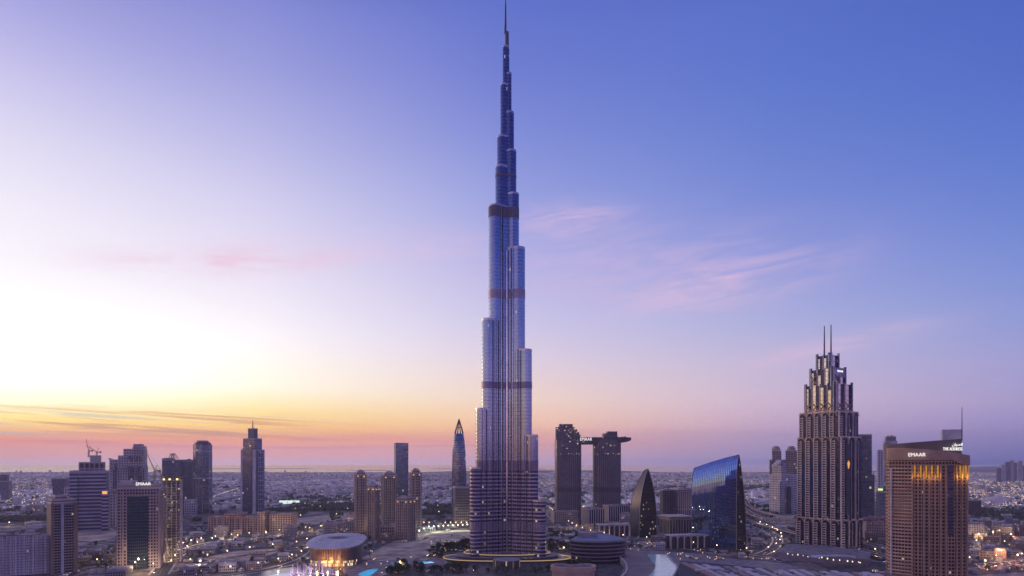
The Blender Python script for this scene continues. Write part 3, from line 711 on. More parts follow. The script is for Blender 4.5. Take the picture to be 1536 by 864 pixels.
# ------------------------------------------------------------------ twin towers joined by a sky bridge
SV = facade('twin_tower_wall', 3.9, 5.4, (.20, .165, .19), (.06, .055, .09), .38, .10, .004, .3, .55, .03)
SVC = facade('twin_crown_wall', 5.0, 5.0, (.13, .11, .13), (.10, .09, .13), .3, .3, .06, .3, .5, .02, litcol=(1, .75, .55), estr=.55)
def twins():
    D = 1750; sq = []
    for k in range(28):
        a = 2 * math.pi * k / 28; c, s_ = math.cos(a), math.sin(a)
        sq.append((.5 * math.copysign(abs(c) ** .45, c), .40 * math.copysign(abs(s_) ** .6, s_)))
    out = []
    c0 = None; t = None
    pl = fitpoly(sq, 832, 872, D); pr = fitpoly(sq, 889, 931.5, D)
    c0 = cen(pl + pr)
    t = thing('twin_tower', 'pair of dark rounded towers joined near the top by a long cantilevered sky bridge', 'twin towers', (c0[0], c0[1], 0))
    for pl_, y1 in ((pl, 660), (pr, 659)):
        mb = PM(t); mb.prism(pl_, 0, PZ(672, D), 0, top=1); mb.build('tower_shaft', [SV, ROOF], t)
        mb = PM(t); mb.prism(grow(pl_, .5), PZ(682, D), PZ(679.5, D), 0, bottom=True); mb.build('light_band', facade('crown_light_band', 3, 7, (.1, .09, .1), (.2, .18, .2), .6, .3, .5, .3, .3, litcol=(1, .8, .6)), t)
        mb = PM(t); mb.prism(grow(pl_, .5), PZ(738, D), PZ(731, D), 0, bottom=True); mb.build('mechanical_band', mat('mech_dark', (.06, .055, .07), .6), t)
        mb = PM(t); mb.prism(pl_, PZ(672, D), PZ(y1, D), 0, top=1, bottom=True); mb.build('crown_block', [SVC, ROOF], t)
    for x0, x1, y0, y1 in ((833, 862, 660, 640.5), (838, 859, 641, 636), (862, 866, 660, 644), (865, 869, 660, 648), (868, 872, 660, 652),
                           (903, 926, 660, 650), (909, 926, 651, 647)):
        bp = boxpoly(x0, x1, D + 12, 0, depth=30 if x1 - x0 > 10 else 22); mb = PM(t); mb.prism(bp, PZ(y0, D + 12), PZ(y1, D + 12), 0, top=1, bottom=True); mb.build('crown_step', [SVC, ROOF], t)
    # bridge: a long boat-shaped deck that pokes out on the right to a tapering tip
    mb = PM(t); y = D + 30; hw_ = 17
    st = [(862, 21, 9), (868, 22, 11), (900, 22, 11), (925, 22, 8.5), (936, 17, 5.5), (943, 10, 2.6), (946.5, 3, -1)]
    zc = PZ(660.5, y)
    def sect(px, h_, b_): x = PX(px, y); return [(x, y - h_ * 1.2, zc - b_), (x, y + h_ * 1.2, zc - b_), (x, y + h_ * 1.4, zc + 7.5), (x, y - h_ * 1.4, zc + 7.5)]
    for a, b in zip(st, st[1:]):
        A, B = sect(*a), sect(*b)
        for k in range(4):
            k2 = (k + 1) % 4; mb.face([A[k], A[k2], B[k2], B[k]][::-1], [(A[k][0], A[k][2]), (A[k2][0], A[k2][2]), (B[k2][0], B[k2][2]), (B[k][0], B[k][2])][::-1])
    mb.face(sect(*st[0])); mb.face(sect(*st[-1])[::-1]); mb.build('sky_bridge', SVC, t)
    mb = PM(t)
    for k in range(9): mb.box(PX(905 + 4 * k, y) - 1.5, PX(905 + 4 * k, y) + 1.5, y - 10, y + 6, zc + 7.5, zc + 8.5 + (k % 3))
    mb.build('roof_garden', STEEL, t)
    sign('EMAAR', (PX(879, D - 2), D - 2.5, PZ(661, D)), 8.5, 0, SIGNW, t, width=31)
    return t
twins()
# ------------------------------------------------------------------ ship-shaped opera house
def opera():
    D0 = 975; cx, cy = PX(505.5, D0), D0
    t = thing('opera_house', 'oval opera house with a pale overhanging roof and gold-lit glass front', 'opera house', (cx, cy, 0))
    def sup(a, b, k, n=44): return [(a * math.copysign(abs(math.cos(q)) ** k, math.cos(q)), b * math.copysign(abs(math.sin(q)) ** k, math.sin(q))) for q in [2 * math.pi * j / n for j in range(n)]]
    WALL = facade('opera_wall', 6, 2.2, (.30, .21, .19), (.10, .07, .08), .35, .04, .006, .3, .4)
    base, top = sup(34, 38, .75), sup(37, 42, .75)
    zt = lambda y: 32 + y * .11
    mb = MB(); n = len(base)
    for i in range(n):
        j = (i + 1) % n; a, b, c, d_ = base[i], base[j], top[j], top[i]
        mb.face([(a[0], a[1], 0), (b[0], b[1], 0), (c[0], c[1], zt(c[1]) - 1), (d_[0], d_[1], zt(d_[1]) - 1)], [(i * 5, 0), (i * 5 + 5, 0), (i * 5 + 5, 28), (i * 5, 28)])
    mb.build('outer_wall', WALL, t)
    # roof: a tilted shell with thickness and a softly raised middle
    rim = sup(40.5, 47, .72); mb = MB(); hole = sup(15, 9, 1.0); hy = 8
    for i in range(n):
        j = (i + 1) % n; a, b = rim[i], rim[j]
        m1 = [(p[0] * .72, p[1] * .72) for p in (a, b)]; h1 = [(hole[i][0], hole[i][1] + hy), (hole[j][0], hole[j][1] + hy)]
        mb.face([(a[0], a[1], zt(a[1]) - 1.2), (b[0], b[1], zt(b[1]) - 1.2), (b[0], b[1], zt(b[1]) + .6), (a[0], a[1], zt(a[1]) + .6)])
        mb.face([(a[0], a[1], zt(a[1]) + .6), (b[0], b[1], zt(b[1]) + .6), (m1[1][0], m1[1][1], zt(m1[1][1]) + 2.6), (m1[0][0], m1[0][1], zt(m1[0][1]) + 2.6)])
        mb.face([(m1[0][0], m1[0][1], zt(m1[0][1]) + 2.6), (m1[1][0], m1[1][1], zt(m1[1][1]) + 2.6), (h1[1][0], h1[1][1], zt(h1[1][1]) + 3), (h1[0][0], h1[0][1], zt(h1[0][1]) + 3)])
        mb.face([(b[0], b[1], zt(b[1]) - 1.2), (a[0], a[1], zt(a[1]) - 1.2), (a[0] * .8, a[1] * .8, zt(a[1]) - 1.2), (b[0] * .8, b[1] * .8, zt(b[1]) - 1.2)])
        mb.face([(h1[0][0], h1[0][1], zt(h1[0][1]) + 3), (h1[1][0], h1[1][1], zt(h1[1][1]) + 3), (h1[1][0], h1[1][1], zt(h1[1][1])), (h1[0][0], h1[0][1], zt(h1[0][1]))])
    mb.build('roof', mat('opera_roof', (.50, .47, .48), .6, noise=.06), t)
    mb = MB(); mb.face([(p[0], p[1] + hy, zt(p[1] + hy) + .4) for p in hole]); mb.build('roof_well', mat('well_dark', (.04, .035, .045), .6), t)
    mb = MB()
    for i in range(n):
        j = (i + 1) % n; f = .62
        if rim[i][1] < 5: mb.bar((rim[i][0] * f, rim[i][1] * f, zt(rim[i][1] * f) + 3.1), (rim[j][0] * f, rim[j][1] * f, zt(rim[j][1] * f) + 3.1), .35)
    mb.build('roof_ridge', mat('ridge_white', (.75, .73, .74), .5), t)
    mb = MB()
    for k in range(0, n, 2): mb.bar((rim[k][0] * .98, rim[k][1] * .98, zt(rim[k][1]) + .8), (rim[k][0] * .72, rim[k][1] * .72, zt(rim[k][1] * .72) + 2.8), .14); mb.bar((rim[k][0] * .72, rim[k][1] * .72, zt(rim[k][1] * .72) + 2.8), (hole[k][0], hole[k][1] + hy, zt(hole[k][1] + hy) + 3.1), .14)
    mb.build('roof_seams', mat('seam_grey', (.22, .21, .22), .7), t)
    # glass front and its gold-lit foyer
    LG = facade('foyer_glass', 4.5, 2.2, (.20, .12, .08), (.3, .2, .12), .2, .14, .70, .3, .3, litcol=(1, .52, .14), estr=1.2)
    for a0, a1, zz_, nm in ((255, 285, 27, 'glass_front'), (215, 335, 8, 'foyer')):
        pts = []; k = 0
        for k in range(15):
            a = R(a0 + (a1 - a0) * k / 14); kx = .75
            pts.append(((34.8 if nm != 'foyer' else 37) * math.copysign(abs(math.cos(a)) ** kx, math.cos(a)), (39.4 if nm != 'foyer' else 41) * math.copysign(abs(math.sin(a)) ** kx, math.sin(a))))
        mb = MB(); mb.prism(pts, 0, zz_, 0, close=False)
        mb.face([(p[0], p[1], zz_) for p in pts], None, 1); mb.build(nm, [LG, ROOF], t)
    for x in (-14, 0, 14):
        ld = bpy.data.lights.new('foyer_light', 'POINT'); ld.energy = 9000; ld.color = (1, .5, .14); ld.shadow_soft_size = 1
        lo = bpy.data.objects.new('foyer_light', ld); COL.objects.link(lo); lo.parent = t; lo.location = (x, -50, 7)
    return t
opera()
# ------------------------------------------------------------------ other towers of the skyline
def f_(name, *a, **k): return facade(name, *a, **k)
BLUEW = f_('blue_grey_wall', 7, 5, (.16, .17, .22), (.10, .12, .18), .35, .3, .010, .3, .5)
PALEW = f_('pale_grid_wall', 6.5, 5.5, (.60, .56, .58), (.07, .075, .12), .42, .38, .010, .3, .4)
DARKW = f_('dark_blue_glass_wall', 6, 4, (.08, .08, .11), (.20, .24, .36), .12, .2, .010, .15, .8)
TANW = f_('tan_residence_wall', 5.6, 4.2, (.44, .34, .29), (.03, .028, .045), .40, .30, .02, .3, .4)
TEALW = f_('teal_glass_wall', 6, 3.4, (.10, .12, .15), (.18, .26, .36), .18, .16, .010, .15, .8)

# left edge: small dark tower
t, P_ = tower('glass_tower', 'small dark boxy tower with open framed top at the far left edge', 2400, 20, [(-6, 18, 722, BLUEW), (-3, 14, 712, f_('open_crown', 8, 6, (.2, .19, .24), (.02, .02, .03), .3, .3, 0))], aspect=.8)
# striped tower under construction with a steel crown and cranes
STR = f_('striped_slab_wall', 7.6, 30, (.42, .42, .54), (.05, .055, .10), .0, .40, .010, .3, .5)
t, P_ = tower('striped_tower', 'wide blue tower with close horizontal stripes and a half-built top floor', 1390, 24,
    [(104, 164, 707, STR), (118, 158, 694, f_('open_frame', 13, 9, (.34, .32, .38), (.05, .05, .07), .28, .25, .02)), (135, 152, 684, PALE)], aspect=.8, units=0)
mb = PM(t); pr = P_[0][0]; mb.prism(boxpoly(104, 120, 1384, R(24), depth=30), 0, PZ(716, 1384), 0, top=1); mb.build('side_wing', [STR, ROOF], t)
mb = PM(t); mb.prism(boxpoly(152, 165, 1384, R(24), depth=26), 0, PZ(735, 1384), 0, top=1); mb.build('side_wing', [STR, ROOF], t)
p, ang, L, td, nd = on_face(boxpoly(152, 165, 1384, R(24), depth=26), 0, .5, .5); mb = PM(t); quadbox(mb, p, td, nd, 9, .6, PZ(741, 1384), PZ(737, 1384)); mb.build('lit_sign', glow('orange_sign', (1, .38, .1, 1), 1.3), t)
CR = mat('crane_yellow', (.42, .30, .12), .6); CRR = mat('crane_grey', (.24, .2, .22), .6)
def crane(px, y0, y1, D, jib, label, m_=CR, rotz=0.0, luff=35, z0=None):
    """tower crane: lattice mast, luffing jib, counter jib, cab, ropes"""
    x = PX(px, D); zb = PZ(y0, D) if z0 is None else z0; zt = PZ(y1, D)
    t = thing('tower_crane', label, 'crane', (x, D, zb), R(rotz), 'tower cranes over the building sites'); h = zt - zb; s_ = 1.1
    mb = MB()
    for sx in (-s_, s_):
        for sy in (-s_, s_): mb.bar((sx, sy, 0), (sx, sy, h), .28)
    k = 0; z = 0
    while z < h - 3:
        for sx, sy, ex, ey in ((-s_, -s_, s_, -s_), (s_, s_, -s_, s_), (-s_, s_, -s_, -s_), (s_, -s_, s_, s_)): mb.bar((sx, sy, z), (ex, ey, z + 3), .16)
        z += 3
    mb.build('mast', m_, t)
    a = R(luff); tip = Vector((jib * math.cos(a), 0, h + abs(jib) * math.sin(a)))
    mb = MB(); root = Vector((0, 0, h))
    for dy in (-.8, .8): mb.bar((0, dy, h), tip, .3)
    mb.bar((0, 0, h + 1.6), tip, .3)
    for k in range(10):
        q = root.lerp(tip, k / 10); q2 = root.lerp(tip, (k + 1) / 10); mb.bar(q + Vector((0, -.8, 0)), q2 + Vector((0, .8, 0)), .14); mb.bar(q + Vector((0, 0, 1.4 * (1 - k / 10))), q2, .14)
    mb.build('jib', m_, t)
    sg = -1 if jib > 0 else 1
    mb = MB(); mb.bar((0, 0, h), (sg * 9, 0, h + .5), .8); mb.box(min(sg * 9, sg * 6), max(sg * 9, sg * 6), -1.4, 1.4, h - 2, h + 1.2); mb.build('counterweight', CRR, t)
    mb = MB(); mb.bar((0, 0, h), (sg * 4, 0, h + 9), .35); mb.bar((sg * 4, 0, h + 9), tip, .12); mb.bar((sg * 4, 0, h + 9), (sg * 8.5, 0, h), .15); mb.build('tie_rod', m_, t)
    mb = MB(); mb.box(.6, 3.0, -1.2, 1.2, h - 2.6, h); mb.build('cab', WHITEP, t)
    return t
crane(133, 686, 676, 1420, -26, 'grey crane with steep jib on the striped tower, the left of its pair', CRR, 0, 76)
crane(145, 684, 678, 1425, -26, 'grey crane with steep jib on the striped tower, the right of its pair', CRR, 8, 34)
# small dark tower and its pale neighbour between the left towers
t, P_ = tower('office_tower', 'small dark tower with a flared flat top behind the brown-capped tower', 1700, 15, [(79, 103, 722, BLUEW), (77, 104, 718, BLUEW, 728)], units=1)
tower('office_tower', 'slim pale tower left of the striped tower', 1640, 15, [(96, 107, 731, PALEW)], units=1)
# pale stepped twin-bay tower
D = 1650
t, P_ = tower('stepped_tower', 'pale stepped apartment tower with deep dark bays, highest on its right side', D, 18,
    [(164, 222, 700, PALEW), (164, 180, 690, PALEW, 705), (177, 221, 684, PALEW, 702), (185, 221, 674, PALEW, 686), (199, 220, 670, PALEW, 676), (200, 216, 667, PALEW, 672)], depth=42, units=1, back=.0)
for x0, x1, y0, y1 in ((169, 175, 695, 750), (192, 199, 699, 750), (206, 213, 699, 750), (193, 197, 684, 692), (202, 206, 684, 692), (210, 214, 684, 692)):
    mb = PM(t); bp = boxpoly(x0, x1, D - 1.2, R(18), depth=6); mb.prism(bp, PZ(y1, D), PZ(y0, D), 0, bottom=True); mb.build('dark_bay', f_('dark_bay_glass', 6.5, 3, (.09, .09, .13), (.16, .18, .27), .1, .2, .010, .15, .8), t)
mb = PM(t); q = cen(P_[1][0]); mb.prism(boxpoly(164, 172, D + 1, R(18), depth=26), PZ(690, D), PZ(687, D), 0, poly1=boxpoly(164, 165, D + 1, R(18), depth=26)); mb.build('slanted_top', PALE, t)
tower('office_tower', 'low pale slab in front of the stepped pale tower', 1500, 15, [(164, 176, 742, PALEW)], units=1)
# dark pair of blocks and the octagonal tower
D = 1900
t, P_ = tower('apartment_tower', 'dark blue slab with a steel arch frame on its flat roof', D, 22, [(243, 272, 690, BLUEW), (243, 263, 688, BLUEW)], aspect=.7, units=3)
mb = PM(t); zc = PZ(688, D); x0, x1 = PX(250, D), PX(262, D)
for yy in (D + 12, D + 22):
    for a, b in (((x0, zc), (x0 + 5, zc + 14)), ((x0 + 5, zc + 14), (x0 + 12, zc)), ((x0 + 6, zc), (x0 + 12, zc + 15)), ((x0 + 12, zc + 15), (x1, zc)), ((x0 + 5, zc + 14), (x0 + 12, zc + 15))):
        mb.bar((a[0], yy, a[1]), (b[0], yy, b[1]), .9)
mb.build('roof_frame', STEEL, t)
tower('apartment_tower', 'plain dark blue slab between the arch-framed slab and the octagonal tower', D + 40, 22, [(268, 293, 692, BLUEW), (271, 290, 690, BLUEW)], aspect=.8)
D = 1860
oc = [(math.cos(R(22.5 + 45 * k)) * .5, math.sin(R(22.5 + 45 * k)) * .5) for k in range(8)]
pl = fitpoly(oc, 290, 318, D); c0 = cen(pl); t = thing('octagonal_tower', 'tall blue octagonal tower with stepped cap and bright edge lines', 'tower', (c0[0], c0[1], 0))
mb = PM(t); mb.prism(pl, 0, PZ(667, D), 0, top=1); mb.build('tower_shaft', [DARKW, ROOF], t)
mb = PM(t); mb.prism(pl, PZ(667, D), PZ(662.5, D), 0, poly1=grow(pl, -6)); mb.build('sloped_cap', DARKG, t)
mb = PM(t); mb.prism(grow(pl, -9), PZ(664, D), PZ(660.5, D), 0, top=0); mb.build('cap_block', PALE, t)
for y in (677, 718):
    mb = PM(t); mb.prism(grow(pl, .5), PZ(y, D), PZ(y - 1, D), 0, bottom=True); mb.build('ledge', WHITEP, t)
for k in range(8):
    mb = PM(t); mb.bar((pl[k][0], pl[k][1], 0), (pl[k][0], pl[k][1], PZ(667, D)), .7); mb.build('edge_rib', mat('rib_grey', (.3, .3, .36), .5), t)
tower('office_block', 'low white office block with dark inset window at the foot of the octagonal tower', 1800, 15, [(276, 296, 750, PALEW)], depth=26)
# stepped tower with needle
D = 1850
t, P_ = tower('stepped_tower', 'tall three-stepped tower with white side wings and a needle on top', D, -24,
    [(361, 397, 675, f_('white_frame_wing', 200, 22, (.58, .56, .60), (.16, .18, .28), .55, .03, .0, .2, .7)), (364.5, 393, 658, DARKW), (372, 386.5, 643, BLUEW)], aspect=.62, units=0, back=.3)
q = cen(P_[2][0]); mb = PM(t); mb.bar((q[0], q[1], PZ(644, D)), (q[0], q[1], PZ(629, D)), 2.0, 6, .5); mb.build('needle', STEEL, t)
p, ang, L, td, nd = on_face(P_[0][0], 0, .45, 0); mb = PM(t); quadbox(mb, p, td, nd, L * .62, 1.0, 0, PZ(672, D)); mb.build('dark_front', DARKW, t)
p, ang, L, td, nd = on_face(P_[0][0], 1, .55, 0); mb = PM(t); quadbox(mb, p, td, nd, L * .50, .8, 0, PZ(677, D)); mb.build('grid_bay', f_('large_pane_grid', 13, 8, (.55, .53, .57), (.14, .16, .25), .14, .12, .0, .15, .8), t)
# tall dark glass slab
t, P_ = tower('glass_tower', 'tall dark glass slab behind the residences', 1750, 20, [(591, 612.5, 665, TEALW)], aspect=.8, units=2)
# bullet-shaped tower with an open lattice tip
D = 1650
pl = fitpoly([(x * .5, y * .5) for x, y in circle(0, 0, 1, 20)], 677.5, 699.5, D); c0 = cen(pl); t = thing('pointed_tower', 'slender dark blue round tower tapering to an open lattice point', 'tower', (c0[0], c0[1], 0))
k = len(pl); prof = [(790, 1.0), (735, 1.0), (705, .97), (680, .90), (662, .78), (650, .62)]
for a, b in zip(prof, prof[1:]):
    s0 = [(c0[0] + (p[0] - c0[0]) * a[1], c0[1] + (p[1] - c0[1]) * a[1]) for p in pl]; s1 = [(c0[0] + (p[0] - c0[0]) * b[1], c0[1] + (p[1] - c0[1]) * b[1]) for p in pl]
    mb = PM(t); mb.prism(s0, max(0, PZ(a[0], D)), PZ(b[0], D), 0, poly1=s1, top=1); mb.build('shaft_section', [DARKW, ROOF], t)
mb = PM(t); top_ = Vector((c0[0], c0[1], PZ(627, D)))
pr = [(650, .62), (641, .40), (634, .2), (628, .03)]
for j in range(0, k, 2):
    for a, b in zip(pr, pr[1:]):
        mb.bar((c0[0] + (pl[j][0] - c0[0]) * a[1], c0[1] + (pl[j][1] - c0[1]) * a[1], PZ(a[0], D)), (c0[0] + (pl[j][0] - c0[0]) * b[1], c0[1] + (pl[j][1] - c0[1]) * b[1], PZ(b[0], D)), .9)
for y, s_ in pr[1:3]:
    ps = [(c0[0] + (p[0] - c0[0]) * s_, c0[1] + (p[1] - c0[1]) * s_, PZ(y, D)) for p in pl]
    for j in range(k): mb.bar(ps[j], ps[(j + 1) % k], .7)
mb.build('lattice_tip', STEEL, t)
tower('hotel_block', 'boxy brown block in front of the pointed tower', 1500, 12, [(680, 712, 731, f_('brown_grid_block', 6, 4.5, (.26, .21, .19), (.025, .022, .035), .35, .34, .02, .3, .4))], aspect=.7, units=3)
tower('office_tower', 'slim dark slab beside the big tower behind the brown block', 1720, 10, [(708, 716, 703, BLUEW)], units=1)
# five tan residence towers with lit crowns
def residence(x0, x1, yt, D, label, rot=20, aspect=.8):
    t, P_ = tower('residence_tower', label, D, rot, [(x0, x1, yt + 6, TANW), (x0 + (x1 - x0) * .12, x1 - (x1 - x0) * .12, yt + 2, TANW, yt + 8), (x0 + (x1 - x0) * .27, x1 - (x1 - x0) * .27, yt, SAND, yt + 4)], aspect=aspect, units=1, group='tan residence towers beside the opera house')
    poly = P_[0][0]
    for e in (0, 1, 3):
        for u in (.06, .35, .65, .94):
            p, ang, L, td, nd = on_face(poly, e, u, 0); mb = PM(t); quadbox(mb, p, td, nd, 1.6, 1.0, 0, PZ(yt + 5, D)); mb.build('pilaster', SAND, t)
    for e in (0, 1):
        for u in (.2, .8):
            p, ang, L, td, nd = on_face(poly, e, u, 1.0); mb = PM(t); quadbox(mb, p, td, nd, 2.0, .6, PZ(yt + 9, D), PZ(yt + 7.6, D)); mb.build('crown_lamp', glow('crown_lamp', (1, .5, .16, 1), 1.2), t)
    return t
residence(532, 549.5, 706, 1330, 'slim tan tower with glowing crown, leftmost of the residences')
residence(551, 569, 726, 1240, 'broader tan tower with stepped side, in front of the leftmost slim one', -25)
residence(572, 595, 708, 1420, 'mid-height tan tower with a pointed lit crown left of the dark glass slab')
residence(593, 623, 745, 1230, 'lowest and widest tan tower at the front of the residences', -22)
residence(615, 632, 704, 1370, 'slim tan tower with glowing crown, rightmost of the residences')
tower('residence_block', 'low tan block with arched windows between two residence towers', 1260, 10, [(570, 592, 790, TANW)], depth=24)
# right of the twin towers
tower('office_block', 'dark office block with plain front behind the sail tower', 1500, 12, [(990, 1010, 735, f_('plain_dark', 4, 4, (.14, .12, .13), (.07, .07, .09), .3, .3, .01))], aspect=.6)
tower('office_block', 'dark blue office block with pale vertical fins', 1480, 10, [(1010, 1044, 734, f_('vertical_fin_wall', 40, 5, (.30, .29, .33), (.10, .12, .19), .18, .02, .0, .2, .7))], aspect=.6)
# twin-crowned brown tower with pale gabled tower in front
D = 2000
t, P_ = tower('crowned_tower', 'brown tower with two round lit crowns at the right of the blue glass tower', D, -20, [(1154, 1197, 690, TANW), (1158, 1172, 676, TANW, 692), (1178, 1196, 676, TANW, 692)], depth=40, units=0, back=0)
for px in (1164, 1187):
    mb = PM(t); q = (PX(px, D + 26), D + 26)
    mb.prism(circle(q[0], q[1], 12, 12), PZ(680, D), PZ(671, D), 0, top=0); mb.prism(circle(q[0], q[1], 8, 12), PZ(671, D), PZ(669, D), 0, top=0); mb.build('crown_turret', SAND, t)
D = 1850
t, P_ = tower('gabled_tower', 'pale tower with pointed gables stepping down in front of the twin-crowned tower', D, 25, [(1154, 1196, 712, PALEW), (1158, 1180, 698, PALEW, 714)], depth=44, units=0)
for (x0, x1, y0, y1, yy) in ((1158, 1180, 698, 690, 6), (1166, 1197, 724, 712, -.5)):
    mb = PM(t); pl = boxpoly(x0, x1, D + yy, R(25), depth=20 if yy > 0 else 8); a, b, c, d_ = pl; z0, z1 = PZ(y0, D), PZ(y1, D); m1 = ((a[0] + b[0]) / 2, (a[1] + b[1]) / 2); m2 = ((c[0] + d_[0]) / 2, (c[1] + d_[1]) / 2)
    if yy < 0: mb.prism(pl, 0, z0, 0)
    mb.face([(a[0], a[1], z0), (b[0], b[1], z0), (m1[0], m1[1], z1)]); mb.face([(c[0], c[1], z0), (d_[0], d_[1], z0), (m2[0], m2[1], z1)])
    mb.face([(b[0], b[1], z0), (c[0], c[1], z0), (m2[0], m2[1], z1), (m1[0], m1[1], z1)]); mb.face([(d_[0], d_[1], z0), (a[0], a[1], z0), (m1[0], m1[1], z1), (m2[0], m2[1], z1)])
    mb.build('gable', PALEW, t)
mb = PM(t); pl = boxpoly(1180, 1187, D - 2.5, R(25), depth=6); mb.prism(pl, 0, PZ(730, D), 0); mb.build('dark_slot', DARKG, t)
# behind the stepped hotel
tower('glass_tower', 'dark slab close behind the right shoulder of the stepped hotel', 1500, -30, [(1280, 1312, 712, DARKW), (1280, 1308, 652, DARKW)], aspect=.8, units=1)
tower('glass_tower', 'dark tower with a boxy top between the two hotels', 1750, -18, [(1324, 1346, 662, DARKW), (1327, 1344, 655, BLUEW)], aspect=.8)
tower('office_tower', 'narrow white slab just left of the brown hotel', 1700, -18, [(1315, 1325, 676, PALEW)], aspect=.9, units=1)
t, P_ = tower('office_tower', 'blue tower with sloping top and a yellow sign left of the brown hotel', 1450, -18, [(1314, 1340, 738, BLUEW)], depth=30, units=0)
mb = PM(t); pl = P_[0][0]; z0 = PZ(738, 1450); mb.face([(pl[0][0], pl[0][1], z0), (pl[1][0], pl[1][1], z0), (pl[1][0], pl[1][1], PZ(716, 1450))]); mb.face([(pl[3][0], pl[3][1], z0), (pl[2][0], pl[2][1], z0), (pl[2][0], pl[2][1], PZ(716, 1450))][::-1]); mb.face([(pl[0][0], pl[0][1], z0), (pl[1][0], pl[1][1], PZ(716, 1450)), (pl[2][0], pl[2][1], PZ(716, 1450)), (pl[3][0], pl[3][1], z0)]); mb.face([(pl[1][0], pl[1][1], z0), (pl[2][0], pl[2][1], z0), (pl[2][0], pl[2][1], PZ(716, 1450)), (pl[1][0], pl[1][1], PZ(716, 1450))]); mb.build('sloping_top', BLUEW, t)
p, ang, L, td, nd = on_face(P_[0][0], 0, .1, .6); mb = PM(t); quadbox(mb, p, td, nd, 9, .6, PZ(736, 1450), PZ(733, 1450)); mb.build('lit_sign', glow('yellow_sign', (.8, 1, .3, 1), 1.2), t)

# ------------------------------------------------------------------ near left: white grid slab, brown-capped tower, glass-fronted tower, site tower
t, P_ = tower('apartment_block', 'white concrete apartment block with a dense grid of dark balconies, bottom left corner', 850, 28,
    [(-30, 86, 808, f_('white_slab_wall', 3.5, 3.4, (.70, .65, .66), (.035, .03, .05), .3, .4, .004, .4, .3))], depth=26, units=5)
poly = P_[0][0]; z = 1.6
while z < PZ(808, 850) - 2:
    mb = PM(t); mb.prism(grow(poly, 1.3), z, z + .9, 0, bottom=True); mb.build('balcony_slab', WHITEP, t); z += 3.5
for e in (0, 1):
    n_ = 17 if e == 0 else 5
    for k in range(n_ + 1):
        p, ang, L, td, nd = on_face(poly, e, k / n_, 0); mb = PM(t); quadbox(mb, p, td, nd, .8 if k % 4 else 1.8, 1.5, 0, PZ(808, 850) + 1); mb.build('fin_wall', WHITEP, t)
t, P_ = tower('apartment_tower', 'dark tower with tan concrete cap and pale vertical strip beside the white block', 872, 45,
    [(70, 116, 755, f_('dark_striped_wall', 3.6, 3.2, (.30, .26, .28), (.02, .02, .035), .10, .36, .01, .3, .4)), (72, 112, 750, BROWN, 757), (78, 100, 744, BROWN, 752)], depth=28, units=2)
poly = P_[0][0]
for e, u, w_, m_, nm in ((0, .04, 3, BROWN, 'corner_pier'), (0, .93, 5, BROWN, 'corner_pier'), (0, .42, 3.2, mat('pale_blue_strip', (.42, .43, .52), .5), 'pale_strip')):
    p, ang, L, td, nd = on_face(poly, e, u, 0); mb = PM(t); quadbox(mb, p, td, nd, w_, 1.2, 0, PZ(755, 872)); mb.build(nm, m_, t)
D = 905
BRG = f_('brown_grid_wall', 4.4, 3.6, (.50, .39, .35), (.025, .022, .035), .40, .38, .012, .3, .4)
t, P_ = tower('residential_tower', 'brown gridded tower with a tall curved teal glass front and rooftop lettering', D, 22, [(175, 243, 733, BRG), (177, 242, 727, SAND, 735)], depth=34, units=3)
poly = P_[0][0]; pts = []
for k in range(13):
    f = .24 + .50 * k / 12; p, ang, L, td, nd = on_face(poly, 0, f, 3.5 * math.sin(math.pi * k / 12) + .4); pts.append(p)
mb = PM(t); mb.prism(pts, 0, PZ(745, D), 0, close=False); mb.face([(p[0], p[1], PZ(745, D)) for p in pts], None, 1)
mb.build('glass_front', [f_('teal_curved_glass', 4.2, 2.4, (.10, .10, .12), (.09, .17, .22), .10, .14, .008, .1, .85, .03), ROOF], t)
for e in (0, 1):
    for k in range(9):
        if e == 0 and 1 < k < 7: continue
        p, ang, L, td, nd = on_face(poly, e, (k + .1) / 8.3, 0); mb = PM(t); quadbox(mb, p, td, nd, 1.0, 1.0, 0, PZ(737, D)); mb.build('pier', mat('brown_pier', (.46, .36, .33), .7), t)
z = PZ(733, D)
for y in (737, 744):
    mb = PM(t); mb.prism(grow(poly, 1.3), PZ(y + 1.2, D), PZ(y, D), 0, bottom=True); mb.build('cornice', SAND, t)
p, ang, L, td, nd = on_face(P_[1][0], 0, .62, .9); sign('EMAAR', (p[0], p[1], PZ(728.5, D)), 4.6, ang, SIGNW, t, width=18)
mb = PM(t); mb.prism(boxpoly(180, 206, D + 12, R(22), depth=14), PZ(735, D), PZ(721, D), 0, top=1); mb.build('roof_house', [PALE, ROOF], t)
